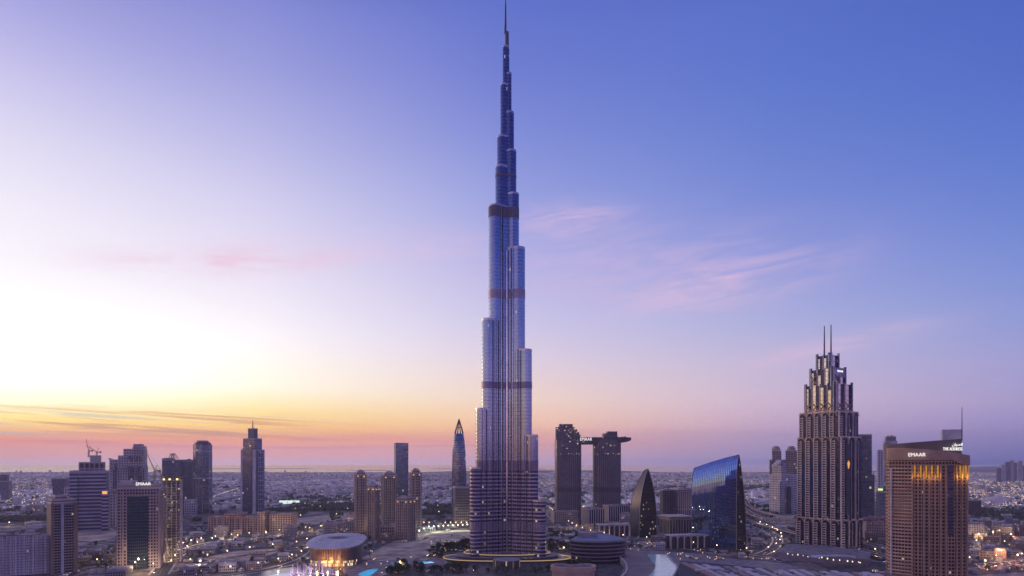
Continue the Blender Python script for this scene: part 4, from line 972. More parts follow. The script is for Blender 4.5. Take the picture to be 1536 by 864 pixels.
# bare-frame tower with site lights
D = 975; pl = boxpoly(243, 274, D, R(22), depth=30); c0 = cen(pl)
t = thing('unfinished_tower', 'half-built concrete tower with bare lit floors and yellow lights on its deck', 'tower', (c0[0], c0[1], 0))
zt = PZ(722, D); z = 0; k = 0
while z < zt:
    mb = PM(t); mb.prism(pl, z, z + .5, 0, bottom=True); mb.build('floor_slab', PALE, t)
    z += 3.9; k += 1
mb = PM(t); mb.prism(grow(pl, -7), 0, zt + 2, 0); mb.build('core', mat('core_concrete', (.26, .22, .21), .9), t)
for e in range(4):
    for u in (.02, .25, .5, .75):
        p, ang, L, td, nd = on_face(pl, e, u, -.5); mb = PM(t); mb.prism(movep(rect(1.0, 1.0), p[0], p[1]), 0, zt, 0); mb.build('column', PALE, t)
for j in range(46):
    f = rnd.randrange(2, k - 1); e = rnd.choice((0, 0, 1)); p, ang, L, td, nd = on_face(pl, e, rnd.uniform(.08, .95), -1.2)
    mb = PM(t); mb.box(p[0] - .5, p[0] + .5, p[1] - .4, p[1] + .4, f * 3.9 + 1.8, f * 3.9 + 2.6); mb.build('work_lamp', glow('work_warm', (1, .72, .36, 1), 1.5) if j % 3 else glow('work_white', (.95, .95, .9, 1), 1.3), t)
for j in range(0, k - 1, 1):
    if rnd.random() < .5:
        e = rnd.choice((0, 1)); p, ang, L, td, nd = on_face(pl, e, rnd.uniform(.15, .85), -.2)
        mb = PM(t); quadbox(mb, p, td, nd, L * rnd.uniform(.2, .35), .1, j * 3.9 + .5, j * 3.9 + 3.9); mb.build('infill_wall', mat('block_infill', (.28, .26, .27), .9), t)
mb = PM(t); mb.prism(grow(pl, 1.5), zt, zt + 1.2, 0, bottom=True); mb.build('formwork_deck', mat('formwork', (.42, .34, .12), .7), t)
for u in (.1, .4, .8):
    p, ang, L, td, nd = on_face(pl, 0, u, .5); mb = PM(t); mb.box(p[0] - 1, p[0] + 1, p[1] - 1, p[1] + 1, zt + 2, zt + 4); mb.bar((p[0], p[1], zt), (p[0], p[1], zt + 2.2), .2); mb.build('flood_lamp', glow('flood_yellow', (1, .78, .25, 1), 2.2), t)
for zf in (.25, .5, .72, .9):
    ld = bpy.data.lights.new('site_light', 'POINT'); ld.energy = 450; ld.color = (1, .75, .4); ld.shadow_soft_size = 1
    lo = bpy.data.objects.new('site_light', ld); COL.objects.link(lo); lo.parent = t; p, ang, L, td, nd = on_face(pl, 0, .5, 6); lo.location = Vector((p[0], p[1], zt * zf)) - Vector(t.location)
crane(232, 722, 706, 1000, -34, 'yellow crane with raised jib on the half-built tower, left of its pair', CR, 0, 66)
crane(243, 722, 714, 1010, -16, 'yellow crane with low jib on the half-built tower, right of its pair', CR, 5, 52)
crane(268, 722, 718, 990, 14, 'yellow crane arm reaching right from the deck of the half-built tower', CR, 5, 22)
# ------------------------------------------------------------------ footprints already taken
def occupied():
    bpy.context.view_layer.update(); out = []
    for o in COL.objects:
        if o.parent is None and o.get('category') and o.get('kind') not in ('structure', 'stuff') and o.get('category') not in ('crane', 'tree', 'car', 'lamp'):
            xs_, ys_ = [], []
            for c in ([o] if o.type == 'MESH' else []) + list(o.children):
                if c.type != 'MESH': continue
                for b in c.bound_box:
                    p = c.matrix_world @ Vector(b); xs_.append(p.x); ys_.append(p.y)
            if xs_: out.append((min(xs_), max(xs_), min(ys_), max(ys_)))
    return out
# ------------------------------------------------------------------ roads
ASPH = mat('asphalt', (.038, .036, .042), .85, noise=.2, scale=.03)
PAVE = mat('pavement', (.44, .38, .35), .85)
PAINT = mat('road_paint', (.65, .63, .6), .7, noise=.05)
ROADS = []
def smooth(pts, n=8):
    out = []
    for i in range(len(pts) - 1):
        p0, p1, p2, p3 = pts[max(0, i - 1)], pts[i], pts[i + 1], pts[min(len(pts) - 1, i + 2)]
        for k in range(n):
            t_ = k / n
            out.append(tuple(.5 * ((2 * p1[j]) + (-p0[j] + p2[j]) * t_ + (2 * p0[j] - 5 * p1[j] + 4 * p2[j] - p3[j]) * t_ ** 2 + (-p0[j] + 3 * p1[j] - 3 * p2[j] + p3[j]) * t_ ** 3) for j in range(len(p1))))
    out.append(tuple(pts[-1])); return out
def offs(line, o_):
    out = []
    for i in range(len(line)):
        a, b = line[max(0, i - 1)], line[min(len(line) - 1, i + 1)]; L = math.hypot(b[0] - a[0], b[1] - a[1]) or 1
        out.append((line[i][0] - (b[1] - a[1]) / L * o_, line[i][1] + (b[0] - a[0]) / L * o_, line[i][2] if len(line[i]) > 2 else 0))
    return out
def strip(mb, line, o0, o1, z, z_low=None):
    a, b = offs(line, o0), offs(line, o1)
    for i in range(len(line) - 1):
        mb.face([(b[i][0], b[i][1], b[i][2] + z), (b[i + 1][0], b[i + 1][1], b[i + 1][2] + z), (a[i + 1][0], a[i + 1][1], a[i + 1][2] + z), (a[i][0], a[i][1], a[i][2] + z)][::-1])
        if z_low is not None:
            for e in (a, b):
                mb.face([(e[i][0], e[i][1], e[i][2] + z_low), (e[i + 1][0], e[i + 1][1], e[i + 1][2] + z_low), (e[i + 1][0], e[i + 1][1], e[i + 1][2] + z), (e[i][0], e[i][1], e[i][2] + z)])
def road(pix, width, lanes=4, zoff=.004, kerb=True, name='road', z=0.0):
    line = smooth([GP(px, py, 0)[:2] + (z,) for px, py in pix])
    ROADS.append((line, width))
    mb = MB(); strip(mb, line, -width / 2, width / 2, zoff + .02); struct(name, mb, ASPH)
    if kerb:
        mb = MB()
        for s_ in (-1, 1): strip(mb, line, s_ * (width / 2), s_ * (width / 2 + 3), .14, 0)
        struct('pavement', mb, PAVE)
    mb = MB(); d2 = 0
    for l in range(1, lanes):
        o_ = -width / 2 + width * l / lanes
        a = offs(line, o_)
        for i in range(len(a) - 1):
            L = math.hypot(a[i + 1][0] - a[i][0], a[i + 1][1] - a[i][1]); n = max(1, int(L / 12))
            for k in range(n):
                p = [a[i][j] + (a[i + 1][j] - a[i][j]) * (k + .2) / n for j in range(3)]; q = [a[i][j] + (a[i + 1][j] - a[i][j]) * (k + .6) / n for j in range(3)]
                tx, ty = (q[0] - p[0]), (q[1] - p[1]); LL = math.hypot(tx, ty) or 1; nx, ny = -ty / LL * .12, tx / LL * .12
                mb.face([(p[0] + nx, p[1] + ny, p[2] + zoff + .03), (p[0] - nx, p[1] - ny, p[2] + zoff + .03), (q[0] - nx, q[1] - ny, q[2] + zoff + .03), (q[0] + nx, q[1] + ny, q[2] + zoff + .03)])
    if mb.f: struct('lane_markings', mb, PAINT)
    return line
r_boul = road([(238, 862), (262, 834), (300, 818), (345, 811), (400, 806), (455, 799), (510, 795), (560, 790)], 20)
r_mid = road([(268, 858), (330, 840), (400, 828), (450, 822), (478, 812)], 16, zoff=.016)
r_lake = road([(300, 868), (380, 858), (430, 847), (462, 834), (474, 822)], 11, 2, zoff=.012)
r_szr = road([(-60, 792), (120, 791), (240, 787), (420, 781), (560, 776), (700, 773), (850, 767), (1000, 764), (1120, 760)], 46, 12)
r_back = road([(-60, 771), (200, 770), (450, 764), (640, 762), (860, 757), (1120, 752)], 30, 8, zoff=.012)
r_loop = road([(818, 764), (838, 782), (870, 800), (920, 810), (1000, 818), (1070, 828), (1120, 833), (1180, 842)], 18, zoff=.016)
r_curve = road([(1126, 786), (1150, 796), (1166, 808), (1160, 822), (1140, 832)], 14, 4, zoff=.012)
r_right = road([(1284, 826), (1330, 842), (1420, 850), (1500, 846), (1600, 838)], 24, 6, zoff=.008)
r_r2 = road([(1440, 800), (1480, 806), (1540, 802), (1620, 806)], 22, 6)
r_r3 = road([(1440, 822), (1490, 820), (1540, 827), (1620, 830)], 16, 4)
r_left = road([(100, 864), (140, 852), (180, 850), (250, 843)], 16, 4, zoff=.008)
r_left2 = road([(-40, 812), (60, 806), (120, 812), (176, 818)], 14, 4, zoff=.012)
# elevated highways right of the blue glass tower
def flyover(name, label, pix, width, z, lit):
    line = smooth([GP(px, py, z)[:2] + (z,) for px, py in pix]); c = line[len(line) // 2]
    ROADS.append((line, width))
    t = thing(name, label, 'flyover', (c[0], c[1], 0)); t['kind'] = 'structure'; del t['category']
    mb = PM(t); strip(mb, line, -width / 2, width / 2, .0, -1.6)
    a, b = offs(line, -width / 2), offs(line, width / 2)
    mb.build('deck', ASPH, t)
    for s_ in (-1, 1):
        mb = PM(t); strip(mb, line, s_ * (width / 2 - .5), s_ * width / 2, 1.2, -1.6); mb.build('parapet', mat('parapet_concrete', (.50, .43, .40), .8), t)
    mb = PM(t)
    for i in range(1, len(line) - 1, 2): mb.prism(circle(line[i][0], line[i][1], 1.4, 8), 0, z - 1.5, 0)
    mb.build('column', PALE, t)
    return line
fly = [flyover('elevated_road', 'long elevated road nearest the blue glass tower', [(1112, 760), (1130, 772), (1160, 781), (1200, 790), (1260, 806), (1330, 822), (1450, 846)], 17, 9, 1),
       flyover('elevated_road', 'second elevated road in front of the first', [(1105, 776), (1140, 786), (1180, 796), (1230, 809), (1290, 824), (1350, 838), (1450, 858)], 15, 7, 1),
       flyover('elevated_ramp', 'curving ramp that climbs onto the elevated road', [(1117, 748), (1124, 758), (1138, 766), (1165, 773), (1205, 783)], 9, 11, 1)]
# ------------------------------------------------------------------ open ground: sand, water, plazas
def patch(name, pix, m_, z, kind='structure', grow_=0):
    line = smooth([GP(px, py)[:2] + (0,) for px, py in pix + [pix[0]]], 6)[:-1]
    mb = MB(); mb.face([(p[0], p[1], z) for p in line]); o_ = mb.build(name, m_); o_['kind'] = kind
    for p in mb.v: pass
    PATCH.append([(p[0], p[1]) for p in line]); return o_
PATCH = []
SANDG = mat('bare_sand', (.38, .30, .23), .95, noise=.32, scale=.03)
PLAZA = mat('plaza_stone', (.20, .17, .18), .7, noise=.3, scale=.11)
WATER = bpy.data.materials.new('lake_water'); WATER.use_nodes = True; t_ = NT(WATER.node_tree)
bmp = t_.n('ShaderNodeBump', {'Height': t_.n('ShaderNodeTexNoise', {'Vector': t_.n('ShaderNodeTexCoord').outputs['Object'], 'Scale': .5, 'Detail': 4.0}).outputs[0], 'Strength': .3, 'Distance': .3})
t_.n('ShaderNodeOutputMaterial', {0: t_.n('ShaderNodeBsdfPrincipled', {'Base Color': (.015, .05, .09, 1), 'Roughness': .08, 'Normal': bmp.outputs[0]}).outputs[0]})
def poolmat(name, c, e):
    m_ = mat(name, c, .1, emit=tuple(c[:3]) + (1,), estr=e, noise=.15, scale=.15); return m_
POOL = poolmat('lit_pool_water', (.05, .42, .72), .55); POOLP = poolmat('pale_pool_water', (.36, .54, .56), .05)
patch('sand_field', [(545, 836), (590, 812), (630, 800), (712, 796), (716, 812), (660, 826), (610, 842), (565, 846)], SANDG, .03)
patch('sand_field', [(440, 778), (520, 770), (560, 771), (556, 780), (500, 785), (450, 786)], SANDG, .03)
patch('sand_field', [(300, 838), (360, 826), (420, 824), (400, 834), (350, 846)], SANDG, .034)
patch('sand_field', [(95, 800), (165, 792), (172, 806), (120, 812)], SANDG, .03)
patch('sand_field', [(1130, 778), (1196, 772), (1200, 786), (1160, 792)], SANDG, .03)
patch('sand_field', [(818, 752), (850, 750), (862, 760), (830, 765)], SANDG, .03)
patch('plaza', [(500, 838), (560, 842), (640, 836), (655, 846), (600, 853), (560, 868), (500, 868), (480, 850)], PLAZA, .05)
patch('lake', [(330, 868), (400, 856), (440, 851), (500, 849), (520, 858), (510, 872), (420, 878), (340, 876)], WATER, .06)
patch('plaza', [(930, 868), (940, 842), (960, 826), (1040, 830), (1100, 838), (1180, 846), (1200, 868)], PLAZA, .05)
patch('plaza', [(1290, 870), (1330, 856), (1420, 866), (1536, 858), (1560, 872)], PLAZA, .05)
patch('lawn', [(655, 842), (690, 838), (700, 846), (668, 850)], mat('lawn_green', (.07, .11, .04), .9), .054)
patch('sports_field', [(869, 753), (890, 752), (890, 758), (869, 759)], mat('floodlit_grass', (.20, .55, .12), .9), .05)
def pool(label, pix, m_, z=.5, rim=True):
    line = smooth([GP(px, py, z)[:2] + (0,) for px, py in pix + [pix[0]]], 5)[:-1]; c = cen(line)
    t = thing('swimming_pool', label, 'pool', (c[0], c[1], 0))
    pl = [(p[0], p[1]) for p in line]; PATCH.append(pl)
    mb = PM(t); mb.face([(p[0], p[1], z) for p in pl]); mb.build('water', m_, t)
    mb = PM(t); ring(mb, grow(pl, 2.2), 0, z + .3, 2.2); mb.build('pool_edge', mat('pool_rim', (.55, .5, .48), .6), t)
    return t
pool('turquoise lit pool between the dark trees below the sand field', [(538, 861), (552, 855), (566, 854), (560, 860), (548, 866)], POOL)
pool('narrow turquoise pool beside the tree belt', [(588, 844.5), (604, 842), (606, 845), (594, 847)], POOL)
pool('pale oval basin of the fountain lake at the lower edge', [(394, 866), (412, 860), (438, 859), (434, 866), (405, 870)], poolmat('pale_basin', (.40, .50, .54), .1))
# ring-walled terrace with a lit pool, left of the big tower's foot
def terrace():
    c = GP(636, 850); t = thing('round_terrace', 'boat-shaped terrace with curved walls around a lit turquoise pool', 'terrace', (c[0], c[1], 0))
    sh = [(26 * math.cos(a) * (1 + .25 * math.cos(a)), 34 * math.sin(a)) for a in [2 * math.pi * k / 32 for k in range(32)]]
    mb = MB(); mb.prism(sh, 0, 6, 0, top=1); mb.build('deck', [PALE, PLAZA], t)
    for k in range(3):
        mb = MB(); ring(mb, grow(sh, 1 - k * 2.5), 3 + k * 2.2, 4.4 + k * 2.2, .9); mb.build('curved_wall', SAND, t)
    mb = MB(); mb.face([(x * .42 + 1, y * .40 - 6, 6.5) for x, y in sh]); mb.build('pool_water', POOL, t)
    mb = MB(); mb.prism(circle(-2, 14, 7, 16), 6, 8.5, 0); mb.build('pavilion', SAND, t)
    PATCH.append([(x + c[0], y + c[1]) for x, y in sh])
terrace()
# fountain jets on the lake, washed by coloured lamps
JET = mat('water_spray', (.55, .52, .60), .6)
JET2 = mat('water_spray_soft', (.85, .80, .85), .9)
base_jet = None
for k in range(22):
    px = 436 + 66 * k / 21 + rnd.uniform(-1, 1); q = GP(px, rnd.uniform(859, 864)); h_ = rnd.uniform(8, 20) * (1 if 442 < px < 492 else .6)
    t = thing('fountain_jet', 'tall white water jet rising from the fountain lake', 'fountain', (q[0], q[1], .1), 0, 'water jets of the lake fountain')
    mb = MB(); seg = 6
    for j in range(seg):
        f0, f1 = j / seg, (j + 1) / seg; r0, r1 = .35 + .9 * f0, .35 + .9 * f1
        if j == seg - 1: r1 = .3
        mb.prism(circle(0, 0, r0, 7), h_ * f0, h_ * f1, 0, poly1=circle(rnd.uniform(-.3, .3), 0, r1, 7))
    mb.build('jet', JET, t)
    mb = MB(); mb.prism(circle(0, 0, 2.6, 10), 0, .4, 0, poly1=circle(0, 0, .6, 10)); mb.build('foam', JET2, t)
    if k % 3 == 0:
        ld = bpy.data.lights.new('jet_light', 'POINT'); ld.energy = 1300; ld.color = rnd.choice(((1, .45, .6), (.75, .45, 1), (.9, .5, 1))); ld.shadow_soft_size = .6
        lo = bpy.data.objects.new('jet_light', ld); COL.objects.link(lo); lo.parent = t; lo.location = (2.5, -3, 3)
# ------------------------------------------------------------------ named mid-ground buildings
BEI = facade('palace_wall', 4.6, 5.2, (.56, .39, .29), (.035, .03, .04), .42, .34, .03, .3, .3, litcol=(1, .55, .25))
def block(name, label, D, rot, x0, x1, yt, m_, depth=30, roofm=None, cat='building', units=3, parapet=SAND):
    t, P_ = tower(name, label, D, rot, [(x0, x1, yt, m_)], depth=depth, units=units, cat=cat, pmat=parapet, block='wall'); return t, P_
t, P_ = block('palace_hotel', 'long sand-coloured eight-storey hotel with red-lit roofline and rows of tall windows', 1375, 4, 312, 402, 776, BEI, 40)
for x0, x1, yt, dd in ((386, 406, 769, -4), (404, 446, 772, 8), (336, 372, 772, 6)):
    mb = PM(t); pl = boxpoly(x0, x1, 1375 + dd, R(4), depth=44); mb.prism(pl, 0, PZ(yt, 1375), 0, top=1); mb.build('wing', [BEI, ROOF], t)
    mb = PM(t); ring(mb, grow(pl, .4), PZ(yt, 1375) - 1, PZ(yt, 1375) + 2, 1); mb.build('parapet', SAND, t)
for k in range(9):
    p, ang, L, td, nd = on_face(P_[0][0], 0, (k + .5) / 9, 0); mb = PM(t); quadbox(mb, p, td, nd, 2.4, 1.6, 0, PZ(775, 1375)); mb.build('bay_pier', mat('palace_pier', (.50, .36, .28), .8), t)
for k in range(5):
    p, ang, L, td, nd = on_face(P_[0][0], 0, .15 + k * .19, -2); mb = PM(t); z = PZ(776, 1375); mb.box(p[0] - 2, p[0] + 2, p[1] - 1, p[1] + 1, z + .5, z + 1.7); mb.build('roof_lamp', glow('red_roof_lamp', (1, .28, .12, 1), 1.2), t)
# lit billboard
q = GP(434, 758.5); t = thing('billboard', 'wide bright white billboard with green and red marks, standing by the highway', 'billboard', (q[0], q[1], 0))
mb = MB(); mb.box(-33, 33, -.6, .6, 5, 17); mb.build('panel', glow('billboard_white', (.80, 1, .94, 1), 1.0), t)
mb = MB(); mb.box(-34, 34, .7, 2, 4.2, 17.8); [mb.bar((x, 1.4, 0), (x, 1.4, 5), .8) for x in (-24, 0, 24)]; mb.build('frame', STEEL, t)
mb = MB(); mb.prism(circle(-26, 0, 3, 14, ry=.2), 8, 14, 0); mb.M = Matrix.Translation((0, -.8, 0)); mb.build('green_mark', mat('sign_green', (.03, .35, .2), .6), t)
mb = MB(); mb.box(12, 20, -.95, -.7, 11.5, 13.6); mb.box(10, 18, -.95, -.7, 9, 10.8); mb.build('red_mark', mat('sign_red', (.65, .06, .08), .6), t)
mb = MB(); mb.prism(circle(-6, -.8, 1.6, 10, ry=.2), 9.6, 12.6, 0); mb.build('dark_mark', STEEL, t)
# business blocks with white fins
WF = facade('white_fin_wall', 60, 5.5, (.62, .55, .52), (.03, .028, .04), .34, .02, .0, .3, .5)
block('office_block', 'pale-finned office block with warm-lit roof edge, left of two at the twin towers', 1480, 18, 872, 906, 764, WF, 40)
block('office_block', 'pale-finned office block with warm-lit roof edge, right of two at the twin towers', 1590, 14, 904, 945, 759, WF, 36)
block('office_block', 'low plain block at the foot of the twin towers', 1560, 12, 826, 868, 768, facade('plain_tan', 4, 5, (.36, .30, .28), (.08, .07, .09), .5, .5, .02), 30)
def arcade(label, D, rot, x0, x1, yt, n, depth=20):
    pl = boxpoly(x0, x1, D, R(rot), depth=depth); c = cen(pl); t = thing('arcade', label, 'arcade', (c[0], c[1], 0)); z = PZ(yt, D)
    mb = PM(t); mb.prism(grow(pl, -1.5), 0, z - 2, 0, top=1); mb.build('wall', [mat('arcade_dark', (.03, .028, .035), .6), PLAZA], t)
    for k in range(n + 1):
        p, ang, L, td, nd = on_face(pl, 0, k / n, .2)
        w_ = 3.2 if k in (0, n) else 2.0
        mb = PM(t); quadbox(mb, p, td, nd, w_, 1.5, 0, z - .3)
        if k < n:
            for s_ in range(6):
                a0, a1 = math.pi * s_ / 6, math.pi * (s_ + 1) / 6; r_ = L / n / 2 - .8; p2, *_ = on_face(pl, 0, (k + .5) / n, 1.4)
                mb.bar((p2[0] + td[0] * r_ * math.cos(a0), p2[1] + td[1] * r_ * math.cos(a0), z - 5 + 3.4 * math.sin(a0)), (p2[0] + td[0] * r_ * math.cos(a1), p2[1] + td[1] * r_ * math.cos(a1), z - 5 + 3.4 * math.sin(a1)), .7)
        mb.build('arch', PALE, t)
    mb = PM(t); mb.prism(grow(pl, 1.2), z - 1.6, z, 0, bottom=True); mb.build('roof', [mat('pale_roof', (.50, .44, .42), .7)], t)
arcade('pale arcade of tall arches with planted roof, left of the pointed sail tower', 1285, 10, 894, 944, 787, 6)
arcade('long pale arcade of arches running to the blue glass tower', 1125, 12, 998, 1086, 803, 8)
t, P_ = block('glass_pavilion', 'glass hall with wide thin pale roof between the sail tower and the blue glass tower', 1330, 14, 988, 1038, 778, facade('pavilion_glass', 30, 6, (.40, .36, .36), (.06, .055, .07), .2, .03, .0, .2, .7), 48, units=0)
mb = PM(t); z = PZ(776, 1330); mb.prism(grow(P_[0][0], 4), z, z + 1.6, 0, bottom=True); mb.build('roof_slab', mat('roof_tan', (.46, .38, .34), .8), t)
# crescent building with layered bands
def crescent():
    c = GP(897, 842); t = thing('crescent_building', 'dark crescent-shaped building with stacked ledges and a drum on its blue roof', 'building', (c[0], c[1], 0), R(10))
    def outline(g_):
        p = []; g_ += 5
        for k in range(17): a = R(-165 + 150 * k / 16); p.append(((38 + g_) * math.cos(a) + 0, (30 + g_) * math.sin(a) + 8))
        p += [(34, 62), (8, 66), (-22, 40)]; return p
    for k in range(6):
        mb = MB(); z = k * 5.4; mb.prism(outline(-1.2 + k * .4), z, z + 4.0, 0); mb.build('storey', facade('crescent_glass', 5.4, 3, (.06, .05, .06), (.03, .03, .045), .12, .1, .015, .2, .5), t)
        mb = MB(); mb.prism(outline(1.2 + k * .4), z + 4.0, z + 5.4, 0, bottom=True); mb.build('ledge', mat('ledge_mauve', (.22, .175, .20), .6), t)
    mb = MB(); mb.prism(outline(.6), 32.4, 33.2, 0); mb.build('roof', mat('blue_roof', (.13, .17, .27), .6), t)
    mb = MB(); mb.prism(circle(-6, 34, 15, 24), 33, 40, 0, top=0); mb.prism(circle(-6, 34, 5, 16), 40, 41, 0); mb.build('roof_drum', mat('drum_mauve', (.32, .27, .30), .7), t)
crescent()
# heart-shaped roof terrace at the bottom edge
c = GP(860, 868); t = thing('round_pavilion', 'two-lobed building with tan rim wall and dark blue sunken roof, bottom edge', 'building', (c[0], c[1], 0))
sh = [(27 * math.cos(a), 20 * math.sin(a) * (1 - .75 * max(0, math.sin(a)) * math.exp(-(math.cos(a) / .4) ** 2))) for a in [2 * math.pi * k / 40 for k in range(40)]]
mb = MB(); mb.prism(sh, 0, 14, 0, top=1); mb.build('wall', [mat('tan_rim', (.52, .36, .27), .7), mat('blue_roof', (.13, .17, .27), .6)], t)
mb = MB(); ring(mb, grow(sh, 1.5), 11, 17, 3.2); mb.build('rim_wall', mat('tan_rim', (.52, .36, .27), .7), t)
# winding roof with a pale green pool
def snake():
    z = 8; L1 = smooth([GP(px, py, z)[:2] + (0,) for px, py in ((944, 825), (956, 836), (968, 848), (968, 862), (950, 878))], 8)
    L2 = smooth([GP(px, py, z)[:2] + (0,) for px, py in ((984, 832), (992, 842), (998, 850), (992, 862), (976, 878))], 8); c = L1[len(L1) // 2]
    t = thing('winding_roof', 'winding brown roof terrace with an S-shaped pale green pool', 'roof terrace', (c[0], c[1], 0))
    mb = PM(t); strip(mb, L1, -24, 27, z - .6, 0); mb.build('terrace_deck', mat('brown_deck', (.20, .155, .15), .8), t)
    mb = PM(t); strip(mb, L2, -13, 14, z + .4, 0); mb.build('pool_water', POOLP, t)
    for L_, s_ in ((L1, -26), (L2, 14)):
        mb = PM(t); strip(mb, L_, s_, s_ + 1.8, z + 1.2, 0); mb.build('rim_wall', PALE, t)
snake()
# shopping mall roofs
def mall():
    c = GP(1150, 860); t = thing('mall_roof', 'sprawling flat mall roof of long parallel pale ridges and dark gutters', 'mall', (c[0], c[1], 0))
    mb = PM(t); q = [GP(px, py, 10)[:2] for px, py in ((1012, 882), (1020, 840), (1095, 846), (1190, 856), (1330, 862), (1336, 884))]
    mb.prism([(p[0], p[1]) for p in q], 0, 9, 0, top=1); mb.build('wall', [PALE, mat('mall_roof_dark', (.05, .045, .055), .85)], t)
    for k in range(19):
        f = k / 18; x0 = 1024 + 290 * f; y0 = 843 + 17 * f ** .6
        a, b = GP(x0, y0 + 1.5, 10), GP(x0 + 58, y0 + 28, 10); d_ = Vector((b[0] - a[0], b[1] - a[1], 0)); n_ = Vector((-d_.y, d_.x, 0)).normalized() * 3.8
        mb = PM(t); a, b = Vector((a[0], a[1], 0)), Vector((b[0], b[1], 0)); pl = [a - n_, b - n_, b + n_, a + n_]
        mb.prism([(p.x, p.y) for p in pl], 9, 11.2 + (k % 3) * .8, 0); mb.build('roof_ridge', mat('mall_ridge', (.44, .39, .41), .8) if k % 4 else mat('mall_ridge_red', (.32, .22, .20), .8), t)
    for k in range(26):
        f = rnd.random(); q = GP(1040 + 270 * f, 852 + 6 * rnd.random() + 10 * f, 12); mb = PM(t); s1, s2 = rnd.uniform(1.5, 5), rnd.uniform(1.5, 4)
        mb.box(q[0] - s1, q[0] + s1, q[1] - s2, q[1] + s2, 10, 10 + rnd.uniform(2.5, 5)); mb.build('roof_plant', rnd.choice((PALE, WHITEP, ROOF)), t)
mall()
# curved podium wall in front of the stepped hotel
pts = [GP(px, py, 0) for px, py in ((1165, 838), (1200, 842), (1250, 846), (1302, 850), (1306, 838), (1240, 828), (1180, 826))]
c = cen([(p[0], p[1]) for p in pts]); t = thing('hotel_podium', 'low curved podium with swooping canopy at the foot of the stepped hotel', 'podium', (c[0], c[1], 0))
mb = PM(t); mb.prism([(p[0], p[1]) for p in pts], 0, 11, 0, top=1); mb.build('wall', [mat('podium_stone', (.27, .23, .25), .8), PLAZA], t)
q = GP(1250, 836, 14); mb = PM(t); line = [(q[0] - 30 + 6 * k, q[1] + 3 * math.sin(k), 17 - .10 * (k - 5) ** 2) for k in range(11)]; strip(mb, line, -7, 7, 0, -.8); mb.build('canopy', mat('canopy_blue', (.40, .46, .54), .4), t)
for k in range(14):
    q = GP(1178 + 9 * k, 831 + 1.1 * k, 11); mb = PM(t); u_ = rnd.uniform(.2, .6); q = (q[0] + rnd.uniform(-3, 3), q[1] + rnd.uniform(-6, 6)); mb.box(q[0] - u_, q[0] + u_, q[1] - .7, q[1] + .7, 11, 11 + 4 * u_); mb.build('terrace_lamp', glow('terrace_lamp', (1, .86, .6, 1), 1.6), t)
# classic building with domes and arches
t, P_ = block('domed_building', 'ornate pale building with maroon domes and arched roof windows between the hotels', 1230, -18, 1294, 1334, 782, facade('ornate_wall', 5, 4, (.42, .33, .31), (.10, .08, .10), .5, .4, .03, .3, .3), 34, units=0)
for k, px in enumerate((1299, 1309, 1319, 1329)):
    D = 1236; x = PX(px, D); z = PZ(782, D); r_ = 6.5 + 2 * (k % 2)
    mb = PM(t)
    for j in range(5):
        a0, a1 = R(18 * j), R(18 * (j + 1)); mb.prism(circle(x, D + 6, r_ * math.cos(a0) + .01, 14), z + r_ * math.sin(a0) * 1.2, z + r_ * math.sin(a1) * 1.2, 0, poly1=circle(x, D + 6, r_ * math.cos(a1) + .01, 14))
    mb.build('dome', mat('maroon_dome', (.22, .10, .12), .6), t)
    mb = PM(t); zc = z - 5
    for j in range(8):
        a0, a1 = math.pi * j / 8, math.pi * (j + 1) / 8; mb.bar((x + 4.5 * math.cos(a0), D - 2, zc + 5 * math.sin(a0)), (x + 4.5 * math.cos(a1), D - 2, zc + 5 * math.sin(a1)), .8)
    mb.build('arch', PALE, t)
# shell-roofed station and round dark block, far right
D = 2250; c = (PX(1487, D), D); t = thing('station', 'rail station under a long curved white shell roof, right of the brown hotel', 'station', (c[0], c[1], 0), R(-25))
mb = MB(); w_ = 48
for i in range(12):
    for j in range(8):
        def S_(i, j): a = math.pi * j / 8; x = -w_ + 2 * w_ * i / 12; r_ = 20 * (1 - .35 * abs(x / w_) ** 2); return (x, -r_ * math.cos(a), 3 + r_ * 1.15 * math.sin(a) * (1 + .25 * math.sin(x / 20)))
        mb.face([S_(i, j), S_(i + 1, j), S_(i + 1, j + 1), S_(i, j + 1)])
mb.build('shell_roof', mat('shell_white', (.58, .53, .50), .6), t, smooth=True)
mb = MB(); mb.box(-w_ + 3, w_ - 3, -14, 14, 0, 12); mb.build('hall', DARKG, t)
block('office_block', 'dark rounded block right behind the brown hotel', 1800, -20, 1448, 1472, 751, DARKG, 30)
for i, (x0, x1, yt) in enumerate(((1494, 1502, 702), (1500, 1509, 697), (1507, 1516, 693), (1512, 1521, 690.5), (1519, 1526, 694), (1524, 1534, 691), (1532, 1542, 698), (1538, 1552, 694))):
    tower('distant_tower', 'grey tower of the dense far skyline at the right edge', 4300 + 60 * i, -20, [(x0, x1, yt, PALEW if i % 2 else BLUEW)], group='far towers at the right edge', roof=False, units=0)
